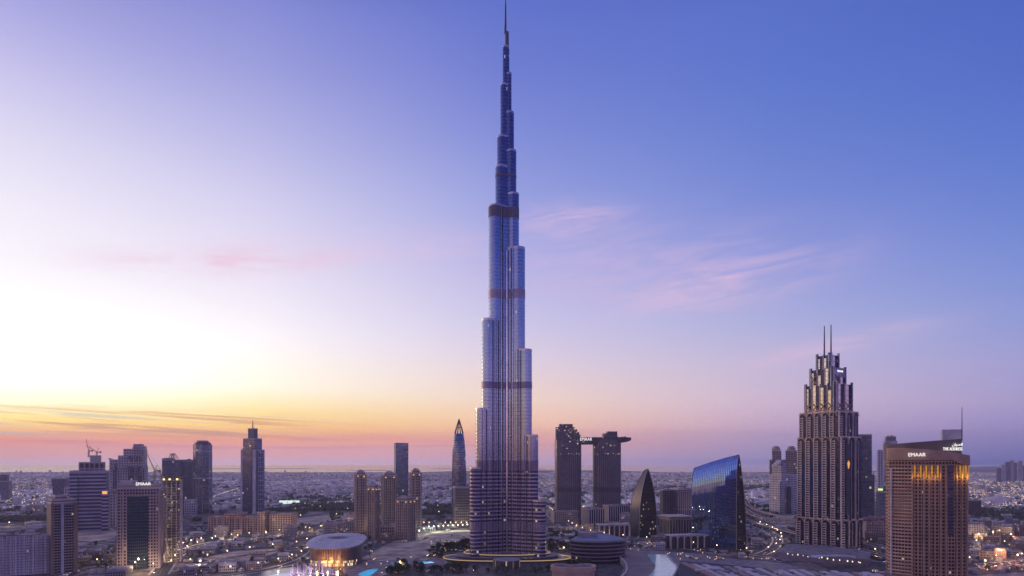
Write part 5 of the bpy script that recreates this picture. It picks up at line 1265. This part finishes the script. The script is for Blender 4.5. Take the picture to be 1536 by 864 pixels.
# ------------------------------------------------------------------ what keeps clear of what
OCC = occupied()
def inpoly(x, y, pl):
    c = False; j = len(pl) - 1
    for i in range(len(pl)):
        if ((pl[i][1] > y) != (pl[j][1] > y)) and (x < (pl[j][0] - pl[i][0]) * (y - pl[i][1]) / (pl[j][1] - pl[i][1]) + pl[i][0]): c = not c
        j = i
    return c
SEG = [(a, b, w_) for line, w_ in ROADS for a, b in zip(line, line[1:])]
def free(x, y, r_, roads=True, patches=True, occ=True):
    if occ:
        for a, b, c, d_ in OCC:
            if a - r_ < x < b + r_ and c - r_ < y < d_ + r_: return False
    if patches:
        for pl in PATCH:
            for dx, dy in ((0, 0), (r_, 0), (-r_, 0), (0, r_), (0, -r_)):
                if inpoly(x + dx, y + dy, pl): return False
    if roads:
        for a, b, w_ in SEG:
            mx, my = (a[0] + b[0]) / 2 - x, (a[1] + b[1]) / 2 - y; L = math.hypot(b[0] - a[0], b[1] - a[1])
            if abs(mx) > L / 2 + w_ + r_ + 5 or abs(my) > L / 2 + w_ + r_ + 5: continue
            tt = max(0, min(1, ((x - a[0]) * (b[0] - a[0]) + (y - a[1]) * (b[1] - a[1])) / (L * L + 1e-9)))
            if math.hypot(a[0] + (b[0] - a[0]) * tt - x, a[1] + (b[1] - a[1]) * tt - y) < w_ / 2 + r_ + 3: return False
    return True
# ------------------------------------------------------------------ low buildings of the near districts, each one a thing
KINDS = [('low sand-coloured flat-roofed building in the district round the towers', (.44, .35, .28), (16, 12, 11)),
         ('low white flat-roofed building in the district round the towers', (.60, .56, .54), (14, 11, 9)),
         ('long low grey shed roof in the district round the towers', (.30, .28, .30), (26, 13, 8)),
         ('small brown apartment house in the district round the towers', (.28, .21, .18), (12, 12, 17)),
         ('pale mid-rise block with stepped roof in the district round the towers', (.46, .41, .40), (17, 12, 24)),
         ('dark glass mid-rise block in the district round the towers', (.15, .14, .17), (15, 13, 20))]
PRO = []
for i, (lab, c, (a, b, h)) in enumerate(KINDS):
    t = thing('low_building', lab, 'building', (0, 0, 0), 0, lab.replace('building in', 'buildings in') if False else 'low buildings between the towers, kind with ' + lab.split(' in the')[0])
    fm = facade('low_wall_' + str(i), 3.6, 3.4, c, (.03, .028, .04), .45, .42, .09, .3, .3, litcol=(1, .58, .28), estr=.8)
    mb = MB(); mb.box(-a, a, -b, b, 0, h, 0, top=1)
    if i == 4: mb.box(-a * .55, a * .55, -b * .7, b * .7, h, h + 5, 0, top=1)
    if i == 2: mb.f = mb.f; [mb.prism([(x, -b), (x + 6.5, -b), (x + 6.5, b), (x, b)], h, h + 1.6, 1, top=1) for x in (-a + 3, -a + 16, -a + 29)]
    mb.build('wall', [fm, mat('low_roof_' + str(i), tuple(min(1, v * .95 + .03) for v in c), .9, noise=.2)], t)
    mb = MB(); ring(mb, rect(2 * a + .4, 2 * b + .4), h - .3, h + 1.1, .9); mb.build('parapet', mat('parapet_' + str(i), c, .8), t)
    mb = MB(); zz = h + (5 if i == 4 else 0); r2 = random.Random(i)
    for _ in range(2):
        x, y = r2.uniform(-.5, .5) * a, r2.uniform(-.5, .5) * b; mb = MB(); mb.box(x - 1.6, x + 1.6, y - 1.4, y + 1.4, zz, zz + r2.uniform(1.2, 2.6))
        mb.build('roof_plant', WHITEP if i % 2 else ROOF, t)
    PRO.append(t)
placed = []; used = set()
def place_low(x, y, k, a, sc):
    for (X, Y, r_) in placed:
        if abs(X - x) < r_ + 13 * sc[0] and abs(Y - y) < r_ + 11 * sc[0]: return False
    if not free(x, y, 13): return False
    if k in used: dup(PRO[k], (x, y, 0), a, sc)
    else:
        used.add(k); PRO[k].location = (x, y, 0); PRO[k].rotation_euler = (0, 0, a); PRO[k].scale = sc
    placed.append((x, y, 13 * sc[0])); return True
n = 0; tries = 0
while n < 290 and tries < 9000:
    tries += 1
    py = 768 + 96 * rnd.random() ** .9; px = rnd.uniform(-60, 1596)
    if (py > 826 and 560 < px < 960) or (690 < px < 830 and py > 800): continue
    D = GD(py); hmax = 5
    k = rnd.choices(range(6), (6, 7, 4, 3, 2, 1))[0]
    if py > 812 and 260 < px < 700 and k in (3, 4, 5): k = rnd.choice((0, 1, 2))
    if 1100 < px < 1200 and py > 770: k = 1
    if px < 100 and py > 800: k = rnd.choice((1, 2))
    s_ = rnd.uniform(.65, 1.15) * (.75 if k in (0, 1, 3) and py > 800 else 1)
    zone = R(18) if px < 560 else R(-12) if px < 1150 else R(-28)
    if place_low(PX(px, D), D, k, zone + rnd.choice((0, math.pi / 2)), (s_, s_, rnd.uniform(.7, 1.15))): n += 1
for k in range(6):
    if k not in used:
        for c in list(PRO[k].children): bpy.data.objects.remove(c)
        bpy.data.objects.remove(PRO[k])
# ------------------------------------------------------------------ the wide low-rise city beyond, uncountable
import numpy as np
rs = np.random.RandomState(3)
def tint_mat(name, rough=.9):
    m_ = bpy.data.materials.new(name); m_.use_nodes = True; t = NT(m_.node_tree)
    a = t.n('ShaderNodeAttribute', attribute_name='tint'); t.n('ShaderNodeOutputMaterial', {0: t.n('ShaderNodeBsdfPrincipled', {'Base Color': a.outputs['Color'], 'Roughness': rough}).outputs[0]}); return m_
def boxes(name, P, SX, SY, H, ROT, C, m_, label, cat, z0=0.0, extra=None):
    n_ = len(P); base = np.array([[-1, -1], [1, -1], [1, 1], [-1, 1]], float)
    V = np.zeros((n_, 8, 3)); c, s_ = np.cos(ROT), np.sin(ROT)
    for k in range(8):
        bx_, by_ = base[k % 4]; x, y = bx_ * SX, by_ * SY
        V[:, k, 0] = P[:, 0] + x * c - y * s_; V[:, k, 1] = P[:, 1] + x * s_ + y * c; V[:, k, 2] = z0 + (H if k > 3 else 0)
    F = np.array([[0, 1, 5, 4], [1, 2, 6, 5], [2, 3, 7, 6], [3, 0, 4, 7], [4, 5, 6, 7]])
    FF = (F[None] + (np.arange(n_) * 8)[:, None, None]).reshape(-1, 4)
    me = bpy.data.meshes.new(name); me.vertices.add(n_ * 8); me.vertices.foreach_set('co', V.reshape(-1))
    me.loops.add(len(FF) * 4); me.loops.foreach_set('vertex_index', FF.reshape(-1).astype(np.int32))
    me.polygons.add(len(FF)); me.polygons.foreach_set('loop_start', np.arange(0, len(FF) * 4, 4, dtype=np.int32))
    at = me.attributes.new('tint', 'FLOAT_COLOR', 'POINT'); CC = np.repeat(np.concatenate([C, np.ones((n_, 1))], 1)[:, None], 8, 1)
    at.data.foreach_set('color', CC.reshape(-1).astype(np.float32)); me.materials.append(m_); me.update(calc_edges=True)
    o = bpy.data.objects.new(name, me); COL.objects.link(o); tag(o, label, cat, kind='stuff'); return o
def field(n_, d0, d1, pw=1.0, px0=-120, px1=1660):
    D = d0 + (d1 - d0) * rs.rand(n_) ** pw; px = px0 + (px1 - px0) * rs.rand(n_)
    return np.stack([(px - 768) / FPX * D, D], 1), px
def vnoise(P, s_, seed=0):
    """cheap smooth noise 0..1"""
    x, y = P[:, 0] / s_ + seed * 7.3, P[:, 1] / s_ + seed * 3.1
    v = np.sin(x * 1.7 + np.sin(y * 1.3)) + np.sin(y * 2.1 + np.sin(x * .9 + 1)) + .5 * np.sin(x * 4.3 + y * 3.1)
    return (v + 2.5) / 5
P, px = field(52000, 1950, 7800, .8)
P = P[(vnoise(P, 420) > .30) | (rs.rand(len(P)) < .12)]
keep = np.ones(len(P), bool)
for a, b, c, d_ in OCC: keep &= ~((P[:, 0] > a - 14) & (P[:, 0] < b + 14) & (P[:, 1] > c - 14) & (P[:, 1] < d_ + 14))
for a, b, w_ in SEG:
    if a[1] < 1600: continue
    dx, dy = b[0] - a[0], b[1] - a[1]; LL = dx * dx + dy * dy + 1e-9
    tt = np.clip(((P[:, 0] - a[0]) * dx + (P[:, 1] - a[1]) * dy) / LL, 0, 1)
    keep &= np.hypot(a[0] + dx * tt - P[:, 0], a[1] + dy * tt - P[:, 1]) > w_ / 2 + 14
P = P[keep]
g0 = np.round(P / np.array([38., 34.])) * np.array([38., 34.]) + rs.uniform(-5, 5, P.shape)    # streets show between the rows
P = g0[np.unique((g0 / 14).round().astype(int), axis=0, return_index=True)[1]]; n_ = len(P)
tone = (.32 + .50 * rs.rand(n_) ** 1.3) * (.65 + .55 * vnoise(P, 700, 4)); C = np.stack([tone, tone * .93, tone * .88], 1)
tall = (rs.rand(n_) < .02) & (vnoise(P, 900, 2) > .5)
H = np.where(tall, rs.uniform(14, 34, n_), rs.uniform(5, 11, n_))
boxes('suburb_houses', P, rs.uniform(6, 13, n_) * np.where(rs.rand(n_) < .04, 2.6, 1), rs.uniform(6, 12, n_) * np.where(rs.rand(n_) < .04, 2.2, 1), H, rs.choice([.3, .3 + math.pi / 2], n_) + .05 * rs.randn(n_), C, tint_mat('suburb_wall'), 'wide carpet of pale low houses reaching to the coast', 'houses')
# small sheds, annexes and walls between the named low buildings
PS = []; tr = 0
while len(PS) < 900 and tr < 6000:
    tr += 1; py = 771 + 90 * rnd.random() ** .85; px = rnd.uniform(-40, 1580)
    if (py > 822 and 470 < px < 1340) or (690 < px < 830 and py > 795): continue
    q = GP(px, py)
    if any(abs(X - q[0]) < r_ + 5 and abs(Y - q[1]) < r_ + 5 for X, Y, r_ in placed): continue
    if free(q[0], q[1], 6): PS.append((q[0], q[1]))
PS = np.array(PS); n_ = len(PS); tone = .12 + .42 * rs.rand(n_); C = np.stack([tone, tone * .9, tone * .84], 1)
boxes('small_outbuildings', PS, rs.uniform(2, 7, n_), rs.uniform(1.5, 5, n_), rs.uniform(2.2, 6, n_), np.where(PS[:, 0] < 0, .3, -.35) + rs.choice([0, 1.57], n_), C, tint_mat('outbuilding_wall'), 'countless small sheds and annexes between the low buildings', 'sheds')
# lit windows and street lights among them, too many to count
P, px = field(5200, 1900, 7400, .9); n_ = len(P)
wt = np.where((px > 1440)[:, None], 1, 0); Ps = P[(rs.rand(n_) < .28) | (px > 1440)]
strings = [Ps, field(900, 1950, 4200, .8, 1440, 1660)[0], field(500, 1900, 5000, .8, -100, 110)[0]]
for _ in range(70):
    q0, _p = field(1, 2000, 6800, .7); a_ = rs.choice([.3, .3 + math.pi / 2, 1.0]) + rs.randn() * .1; m = rs.randint(12, 45)
    strings.append(q0 + np.arange(m)[:, None] * rs.uniform(28, 45) * np.array([[math.cos(a_), math.sin(a_)]]) + rs.randn(m, 2) * 2)
Ps = np.concatenate(strings); Ps = Ps[Ps[:, 1] > 1850]; n_ = len(Ps)
o = boxes('suburb_lights', Ps, np.full(n_, 1.1), np.full(n_, .6), np.full(n_, 1.0) * rs.uniform(.8, 1.6, n_), np.zeros(n_), np.ones((n_, 3)), glow('suburb_lamp', (1, .68, .42, 1), 2.0), 'scattered small lights among the distant houses', 'lights', z0=11.5)
# ------------------------------------------------------------------ trees
LEAF = []
for i, c in enumerate(((.045, .065, .030), (.065, .085, .040), (.035, .05, .03))):
    LEAF.append(mat('leaves_' + str(i), c, .85, noise=.35, scale=.6))
BARK = mat('bark', (.12, .085, .06), .9)
def crown_mesh(mb, n_, rx, rz, zc, leaf, r2, gaps=.0):
    clumps = [(r2.uniform(-.6, .6) * rx, r2.uniform(-.6, .6) * rx, zc + r2.uniform(-.5, .6) * rz, r2.uniform(.35, .6)) for _ in range(7)]
    for _ in range(n_):
        cx, cy_, cz, cs = r2.choice(clumps)
        while True:
            v = Vector((r2.uniform(-1, 1), r2.uniform(-1, 1), r2.uniform(-1, 1)))
            if .15 < v.length < 1: break
        p = Vector((cx + v.x * rx * cs, cy_ + v.y * rx * cs, cz + v.z * rz * cs))
        q = Vector((r2.uniform(-1, 1), r2.uniform(-1, 1), r2.uniform(-.3, 1))).to_track_quat('Z', 'Y'); s_ = leaf * r2.uniform(.6, 1.3)
        mb.face([p + q @ Vector((-s_, -s_ * .6, 0)), p + q @ Vector((s_, -s_ * .5, .1)), p + q @ Vector((s_ * .3, s_ * .9, 0))])
def make_tree(i, lab, grp):
    r2 = random.Random(i + 20); t = thing('broadleaf_tree', lab, 'tree', (0, 0, 0), 0, grp)
    mb = MB(); mb.bar((0, 0, 0), (.2, .1, 3.6), .32, 6, .2)
    for k in range(4): a = k * 1.6 + i; mb.bar((.2, .1, 3.0), (2 * math.cos(a), 2 * math.sin(a), 5.4), .16, 4, .07)
    mb.build('trunk', BARK, t)
    mb = MB(); crown_mesh(mb, 210, 3.6, 2.9, 5.8, .62, r2); mb.build('crown', LEAF[i % 3], t); return t
def make_palm(i, lab, grp):
    r2 = random.Random(i + 50); t = thing('palm_tree', lab, 'tree', (0, 0, 0), 0, grp)
    mb = MB(); mb.bar((0, 0, 0), (.2, 0, 4.5), .34, 6, .26); mb.bar((.2, 0, 4.5), (.5, 0, 9), .26, 6, .22); mb.build('trunk', BARK, t)
    mb = MB()
    for k in range(15):
        a = 2.4 * k; el_ = r2.uniform(-.1, .9); p = Vector((.5, 0, 9)); w0 = .45
        for j in range(4):
            d_ = Vector((math.cos(a) * math.cos(el_), math.sin(a) * math.cos(el_), math.sin(el_))); q = p + d_ * 1.05; sd = Vector((-math.sin(a), math.cos(a), 0))
            w1 = .5 - .12 * j; mb.face([p - sd * w0, q - sd * w1, q + sd * w1, p + sd * w0]); p = q; w0 = w1; el_ -= .42
    mb.build('crown', LEAF[1], t); return t
TREES = [make_tree(0, 'dark broadleaf tree in the belt beside the tallest tower and its plazas', 'dark broadleaf trees around the tallest tower'),
         make_tree(1, 'mid green broadleaf tree planted along roads and between low roofs', 'mid green broadleaf trees of the streets'),
         make_palm(0, 'date palm standing along the roads and round the opera house', 'date palms of the streets and plazas')]
tused = set(); tpl = []
def put_tree(k, x, y, s_, chk=True):
    if chk and not free(x, y, 2.5, patches=chk != 2): return False
    for (X, Y) in tpl[-400:]:
        if abs(X - x) < 3.6 and abs(Y - y) < 3.6: return False
    for (X, Y, r_) in placed:
        if abs(X - x) < r_ + 1 and abs(Y - y) < r_ + 1: return False
    sc = (s_, s_, s_ * rnd.uniform(.85, 1.2)); a = rnd.uniform(0, 6.28)
    if k in tused: dup(TREES[k], (x, y, 0), a, sc)
    else: tused.add(k); TREES[k].location = (x, y, 0); TREES[k].rotation_euler = (0, 0, a); TREES[k].scale = sc
    tpl.append((x, y)); return True
def belt(x0, x1, y0, y1, n_, k, s0=.9, s1=1.5, slope=0.0, chk=True):
    for _ in range(n_):
        px = rnd.uniform(x0, x1); py = rnd.uniform(y0, y1) + slope * (px - x0); q = GP(px, py); put_tree(k if isinstance(k, int) else rnd.choice(k), q[0], q[1], rnd.uniform(s0, s1), chk)
belt(560, 705, 846, 838, 150, 0, 1.0, 1.7, -.16)
belt(570, 700, 862, 850, 110, 0, 1.0, 1.6)
belt(655, 712, 812, 834, 90, 0, .9, 1.4); belt(600, 700, 846, 858, 90, 0, 1, 1.5); belt(850, 900, 850, 864, 30, 0)
belt(822, 868, 800, 850, 90, (0, 0, 1), .9, 1.5)
belt(540, 600, 856, 866, 45, 0, 1, 1.5)
belt(630, 716, 781, 789, 60, (1, 2), .9, 1.4)
belt(290, 560, 796, 802, 60, (1, 2), .9, 1.3, -.03)
belt(250, 480, 815, 850, 80, (1, 2, 1), .8, 1.2)
belt(500, 640, 806, 830, 50, (1, 2), .8, 1.2)
belt(676, 722, 838, 862, 60, (0, 0, 2), .9, 1.4); belt(812, 872, 838, 862, 60, (0, 0, 2), .9, 1.4); belt(722, 812, 856, 864, 26, (0, 2), .8, 1.1); belt(640, 700, 830, 846, 40, 0, .9, 1.4)
belt(500, 560, 836, 844, 16, 2, .8, 1.1, 0, 2)
belt(940, 1110, 815, 838, 46, (1, 1, 2), .8, 1.2)
belt(1120, 1300, 790, 840, 60, (1, 2), .8, 1.2)
belt(1320, 1560, 800, 862, 80, (1, 1, 2), .8, 1.3)
belt(110, 180, 815, 855, 30, (1, 1), .8, 1.2)
# far green belts: tree masses
def tree_mass(name, label, P, s_):
    n_ = len(P); C = np.stack([rs.uniform(.035, .07, n_), rs.uniform(.05, .09, n_), rs.uniform(.03, .045, n_)], 1)
    k = 9; PP = np.repeat(P, k, 0) + rs.randn(n_ * k, 2) * s_ * .75; CC = np.repeat(C, k, 0) * rs.uniform(.6, 1.3, (n_ * k, 1)); m = len(PP)
    o = boxes(name, PP, rs.uniform(.4, .9, m) * s_ * .5, rs.uniform(.3, .7, m) * s_ * .5, rs.uniform(.5, 1.5, m) * s_, rs.rand(m) * 3, CC, FOL, label, 'trees', z0=.6); return o
FOL = tint_mat('far_foliage', .95)
P, px = field(9000, 1500, 6500, .8); P = P[(vnoise(P, 300, 5) > .60) | (rs.rand(len(P)) < .25)]
line_ = []
for (x0, y0, x1, y1, n_) in ((400, 766, 830, 759, 420), (440, 760, 620, 757, 260), (815, 748, 880, 742, 200), (945, 738, 1030, 730, 500), (960, 745, 1040, 741, 260), (1150, 762, 1196, 766, 60), (1120, 735, 1160, 728, 120), (1455, 765, 1536, 772, 160), (600, 772, 700, 768, 120), (-40, 782, 110, 778, 160)):
    f = rs.rand(n_); px = x0 + (x1 - x0) * f; py = y0 + (y1 - y0) * f + rs.uniform(-2, 2, n_); D = CAMZ * FPX / (py - HOR); line_.append(np.stack([(px - 768) / FPX * D, D], 1))
P = np.concatenate([P] + line_); keep = np.ones(len(P), bool)
for a, b, c, d_ in OCC: keep &= ~((P[:, 0] > a - 5) & (P[:, 0] < b + 5) & (P[:, 1] > c - 5) & (P[:, 1] < d_ + 5))
for a, b, w_ in SEG:
    dx, dy = b[0] - a[0], b[1] - a[1]; LL = dx * dx + dy * dy + 1e-9; tt = np.clip(((P[:, 0] - a[0]) * dx + (P[:, 1] - a[1]) * dy) / LL, 0, 1)
    keep &= np.hypot(a[0] + dx * tt - P[:, 0], a[1] + dy * tt - P[:, 1]) > w_ / 2 + 6
tree_mass('distant_trees', 'dark tree belts and scattered greenery far out among the houses', P[keep], 7.0)
# ------------------------------------------------------------------ street lamps
def make_lamp(lab, grp, m_):
    t = thing('street_lamp', lab, 'lamp', (0, 0, 0), 0, grp)
    mb = MB(); mb.bar((0, 0, 0), (0, 0, 10), .18, 6, .1); mb.bar((0, 0, 10), (1.6, 0, 10.5), .09, 4); mb.build('pole', STEEL, t)
    mb = MB(); mb.prism(circle(1.6, 0, .7, 8), 10.0, 11.1, 0, poly1=circle(1.6, 0, .45, 8), bottom=True); mb.build('lamp_head', m_, t); return t
LW = make_lamp('tall street lamp with warm light along the boulevards', 'warm street lamps', glow('street_warm', (1, .70, .38, 1), 9))
LC = make_lamp('tall white floodlight lamp at the far edge of the sand field', 'white flood lamps by the sand field', glow('street_white', (.98, 1, .92, 1), 14))
lused = set()
def put_lamp(base, x, y, a=0.0, light=0, colr=(1, .72, .42), s_=1.0):
    if base.name in lused: r_ = dup(base, (x, y, 0), a, (s_, s_, s_))
    else: lused.add(base.name); base.location = (x, y, 0); base.rotation_euler = (0, 0, a); base.scale = (s_, s_, s_); r_ = base
    if light:
        ld = bpy.data.lights.new('lamp_light', 'POINT'); ld.energy = light; ld.color = colr; ld.shadow_soft_size = .5
        lo = bpy.data.objects.new('lamp_light', ld); COL.objects.link(lo); lo.location = (x + 1.6 * math.cos(a), y + 1.6 * math.sin(a), 9.6 * s_)
    return r_
def lamps_along(line, step, o_, base=LW, light=0, every=2):
    acc = 0; k = 0; a_ = offs(line, o_)
    for p, q in zip(a_, a_[1:]):
        L = math.hypot(q[0] - p[0], q[1] - p[1]); s0 = -acc
        while s0 + step < L:
            s0 += step; f = s0 / L; x, y = p[0] + (q[0] - p[0]) * f, p[1] + (q[1] - p[1]) * f
            if abs(x / y) > .85 or y < 760: continue
            put_lamp(base, x, y, math.atan2(q[1] - p[1], q[0] - p[0]) + (math.pi / 2 if o_ < 0 else -math.pi / 2), light if k % every == 0 else 0, s_=1.0); k += 1
        acc = L - s0
lamps_along(r_boul, 34, 11.5, light=14000, every=1); lamps_along(r_boul, 55, -11.5, light=0)
lamps_along(r_mid, 45, 9.5, light=9000); lamps_along(r_lake, 40, 7, light=9000); lamps_along(r_loop, 50, 10.5, light=8000)
lamps_along(r_curve, 58, 8.5, light=7000); lamps_along(r_right, 55, 13.5, light=9000); lamps_along(r_szr, 90, 25, light=14000, every=3)
lamps_along(r_left, 40, 9.5, light=8000); lamps_along(r_r3, 50, 9.5, light=12000); lamps_along(r_r2, 55, 12.5, light=20000)
for k in range(13):
    q = GP(622 + 7.2 * k, 799.5 - .4 * k + (0 if k > 3 else (3 - k) * 3.0)); put_lamp(LC, q[0], q[1], -1.6, 14000 if k % 2 == 0 else 0, (.92, 1, .72), 1.15)
for k in range(11):
    q = GP(628 + 8 * k, 791); put_lamp(LW, q[0], q[1], -1.6, 7000 if k % 3 == 0 else 0, s_=1.1)
# ------------------------------------------------------------------ cars
def make_car(col_, lab, grp):
    t = thing('parked_car', lab, 'car', (0, 0, 0), 0, grp)
    mb = MB(); prof = [(-2.3, .35), (2.3, .35), (2.3, .85), (1.2, 1.0), (-2.2, 1.0), (-2.3, .8)]
    L_ = [(x, -.9, z) for x, z in prof]; R_ = [(x, .9, z) for x, z in prof]; mb.face(L_); mb.face(R_[::-1])
    for k in range(6): mb.face([L_[k], R_[k], R_[(k + 1) % 6], L_[(k + 1) % 6]])
    mb.build('body', col_, t)
    mb = MB(); mb.prism([(-2.0, -.85), (.9, -.85), (.9, .85), (-2.0, .85)], 1.0, 1.5, 0, poly1=[(-1.6, -.7), (.2, -.7), (.2, .7), (-1.6, .7)]); mb.build('cabin', mat('car_glass', (.03, .03, .04), .15), t)
    for x in (-1.4, 1.4):
        for y in (-.85, .85):
            mb = MB(); mb.bar((x, y - .1, .34), (x, y + .1, .34), .34, 8); mb.build('wheel', mat('tyre', (.02, .02, .02), .9), t)
    mb = MB(); mb.box(2.28, 2.36, -.75, -.35, .6, .8); mb.box(2.28, 2.36, .35, .75, .6, .8); mb.build('headlights', glow('headlight', (1, .95, .85, 1), 6), t)
    mb = MB(); mb.box(-2.37, -2.28, -.75, -.35, .65, .85); mb.box(-2.37, -2.28, .35, .75, .65, .85); mb.build('tail_lights', glow('tail_light', (1, .06, .03, 1), 3), t); return t
CARS = [make_car(mat('car_white', (.72, .72, .74), .3, noise=.02), 'small white car on the roads of the district', 'white cars'),
        make_car(mat('car_dark', (.06, .06, .08), .3, noise=.02), 'small dark car on the roads of the district', 'dark cars'),
        make_car(mat('car_silver', (.35, .36, .38), .3, .5, noise=.02), 'small silver car on the roads of the district', 'silver cars')]
cused = set()
def put_car(x, y, z, a):
    k = rnd.choices((0, 1, 2), (5, 3, 3))[0]
    if k in cused: dup(CARS[k], (x, y, z), a)
    else: cused.add(k); CARS[k].location = (x, y, z); CARS[k].rotation_euler = (0, 0, a)
def cars_on(line, w_, lanes, n_, z=.0):
    for _ in range(n_):
        i = rnd.randrange(len(line) - 1); f = rnd.random(); l = rnd.randrange(lanes); o_ = -w_ / 2 + w_ * (l + .5) / lanes
        a_ = offs(line, o_); p, q = a_[i], a_[i + 1]; x, y = p[0] + (q[0] - p[0]) * f, p[1] + (q[1] - p[1]) * f
        if abs(x / y) > .82: continue
        put_car(x, y, z + .05, math.atan2(q[1] - p[1], q[0] - p[0]) + (math.pi if o_ > 0 else 0))
cars_on(r_boul, 20, 4, 45); cars_on(r_mid, 16, 4, 26); cars_on(r_loop, 18, 4, 30); cars_on(r_right, 24, 6, 30); cars_on(r_left, 16, 4, 18); cars_on(r_curve, 14, 4, 14)
cars_on(r_r3, 16, 4, 16); cars_on(fly[0], 15, 4, 28, 9.0); cars_on(fly[1], 13, 4, 24, 7.0)

# parked cars in rows on two open lots
def lot(pix, rows, cols_, fill=.75):
    (ax, ay), (bx_, by_), (cx_, cy_) = pix
    A, B, C_ = Vector(GP(ax, ay)), Vector(GP(bx_, by_)), Vector(GP(cx_, cy_)); u = (B - A); v = (C_ - A); a = math.atan2(v.y, v.x)
    q = [A - u * .04 - v * .04, B + u * .04 - v * .04, B + v * 1.04 + u * .04, C_ + v * .04 - u * .04]
    mb = MB(); mb.face([(p.x, p.y, .055) for p in (q if (u.cross(v)).z > 0 else q[::-1])]); struct('parking_lot', mb, ASPH)
    for i in range(rows):
        for j in range(cols_):
            if rnd.random() < fill:
                p = A + u * (i + .5) / rows + v * (j + .5) / cols_; put_car(p.x, p.y, .07, math.atan2(u.y, u.x) + (0 if rnd.random() < .5 else math.pi))
lot(((300, 851), (352, 845), (320, 861)), 5, 11)
lot(((392, 840), (440, 834), (396, 846)), 5, 8)
lot(((1460, 846), (1530, 842), (1470, 856)), 6, 8)

# small pavilions, kiosks and knee-high garden lamps on the plazas
def make_kiosk():
    t = thing('kiosk', 'small square kiosk with overhanging pale roof on the plazas', 'kiosk', (0, 0, 0), 0, 'kiosks on the plazas')
    mb = MB(); mb.box(-3, 3, -2.4, 2.4, 0, 3); mb.build('wall', facade('kiosk_wall', 3, 2, (.35, .28, .25), (.1, .08, .08), .3, .4, .3, .3, .3, litcol=(1, .6, .3), estr=.9), t)
    mb = MB(); mb.prism(rect(8, 7), 3, 3.5, 0, poly1=rect(6.6, 5.6), bottom=True); mb.build('roof', PALE, t); return t
def make_glamp():
    t = thing('garden_lamp', 'short glowing garden lamp between the plaza paths and trees', 'lamp', (0, 0, 0), 0, 'garden lamps around the tallest tower')
    mb = MB(); mb.bar((0, 0, 0), (0, 0, 3), .12, 5); mb.build('pole', STEEL, t)
    mb = MB(); mb.prism(circle(0, 0, .35, 8), 3, 3.7, 0, bottom=True); mb.build('lamp_head', glow('garden_glow', (1, .62, .28, 1), 4), t); return t
KI, GLP = make_kiosk(), make_glamp(); kused = set()
def put(base, px, py, a=0.0):
    q = GP(px, py)
    for (X, Y, r_) in placed:
        if abs(X - q[0]) < r_ + 3 and abs(Y - q[1]) < r_ + 3: return
    if not free(q[0], q[1], 3, patches=False): return
    if base.name in kused: dup(base, (q[0], q[1], .05), a)
    else: kused.add(base.name); base.location = (q[0], q[1], .05); base.rotation_euler = (0, 0, a)
for _ in range(46):
    x0, x1, y0, y1 = rnd.choice(((490, 650, 838, 864), (930, 1000, 818, 850), (1000, 1130, 826, 842), (820, 870, 800, 850), (1310, 1330, 850, 864), (560, 700, 800, 836)))
    put(KI, rnd.uniform(x0, x1), rnd.uniform(y0, y1), rnd.uniform(0, 3))
for _ in range(420):
    x0, x1, y0, y1 = rnd.choice(((490, 720, 836, 864), (640, 720, 812, 850), (820, 880, 790, 860), (930, 1130, 816, 845), (450, 560, 826, 850), (1140, 1300, 815, 842), (280, 470, 806, 862), (1456, 1536, 780, 862)))
    put(GLP, rnd.uniform(x0, x1), rnd.uniform(y0, y1))

for px, py, e in ((1500, 838, 30000), (1524, 846, 30000), (1480, 856, 20000), (1470, 812, 30000), (1515, 812, 30000), (300, 856, 20000), (205, 858, 20000), (560, 806, 16000), (870, 822, 14000), (845, 834, 14000), (600, 858, 12000)):
    q = GP(px, py)
    base_ = LW; r_ = put_lamp(base_, q[0], q[1], rnd.uniform(0, 6), e, (1, .45, .25) if px > 1475 else (1, .68, .36), 1.3)
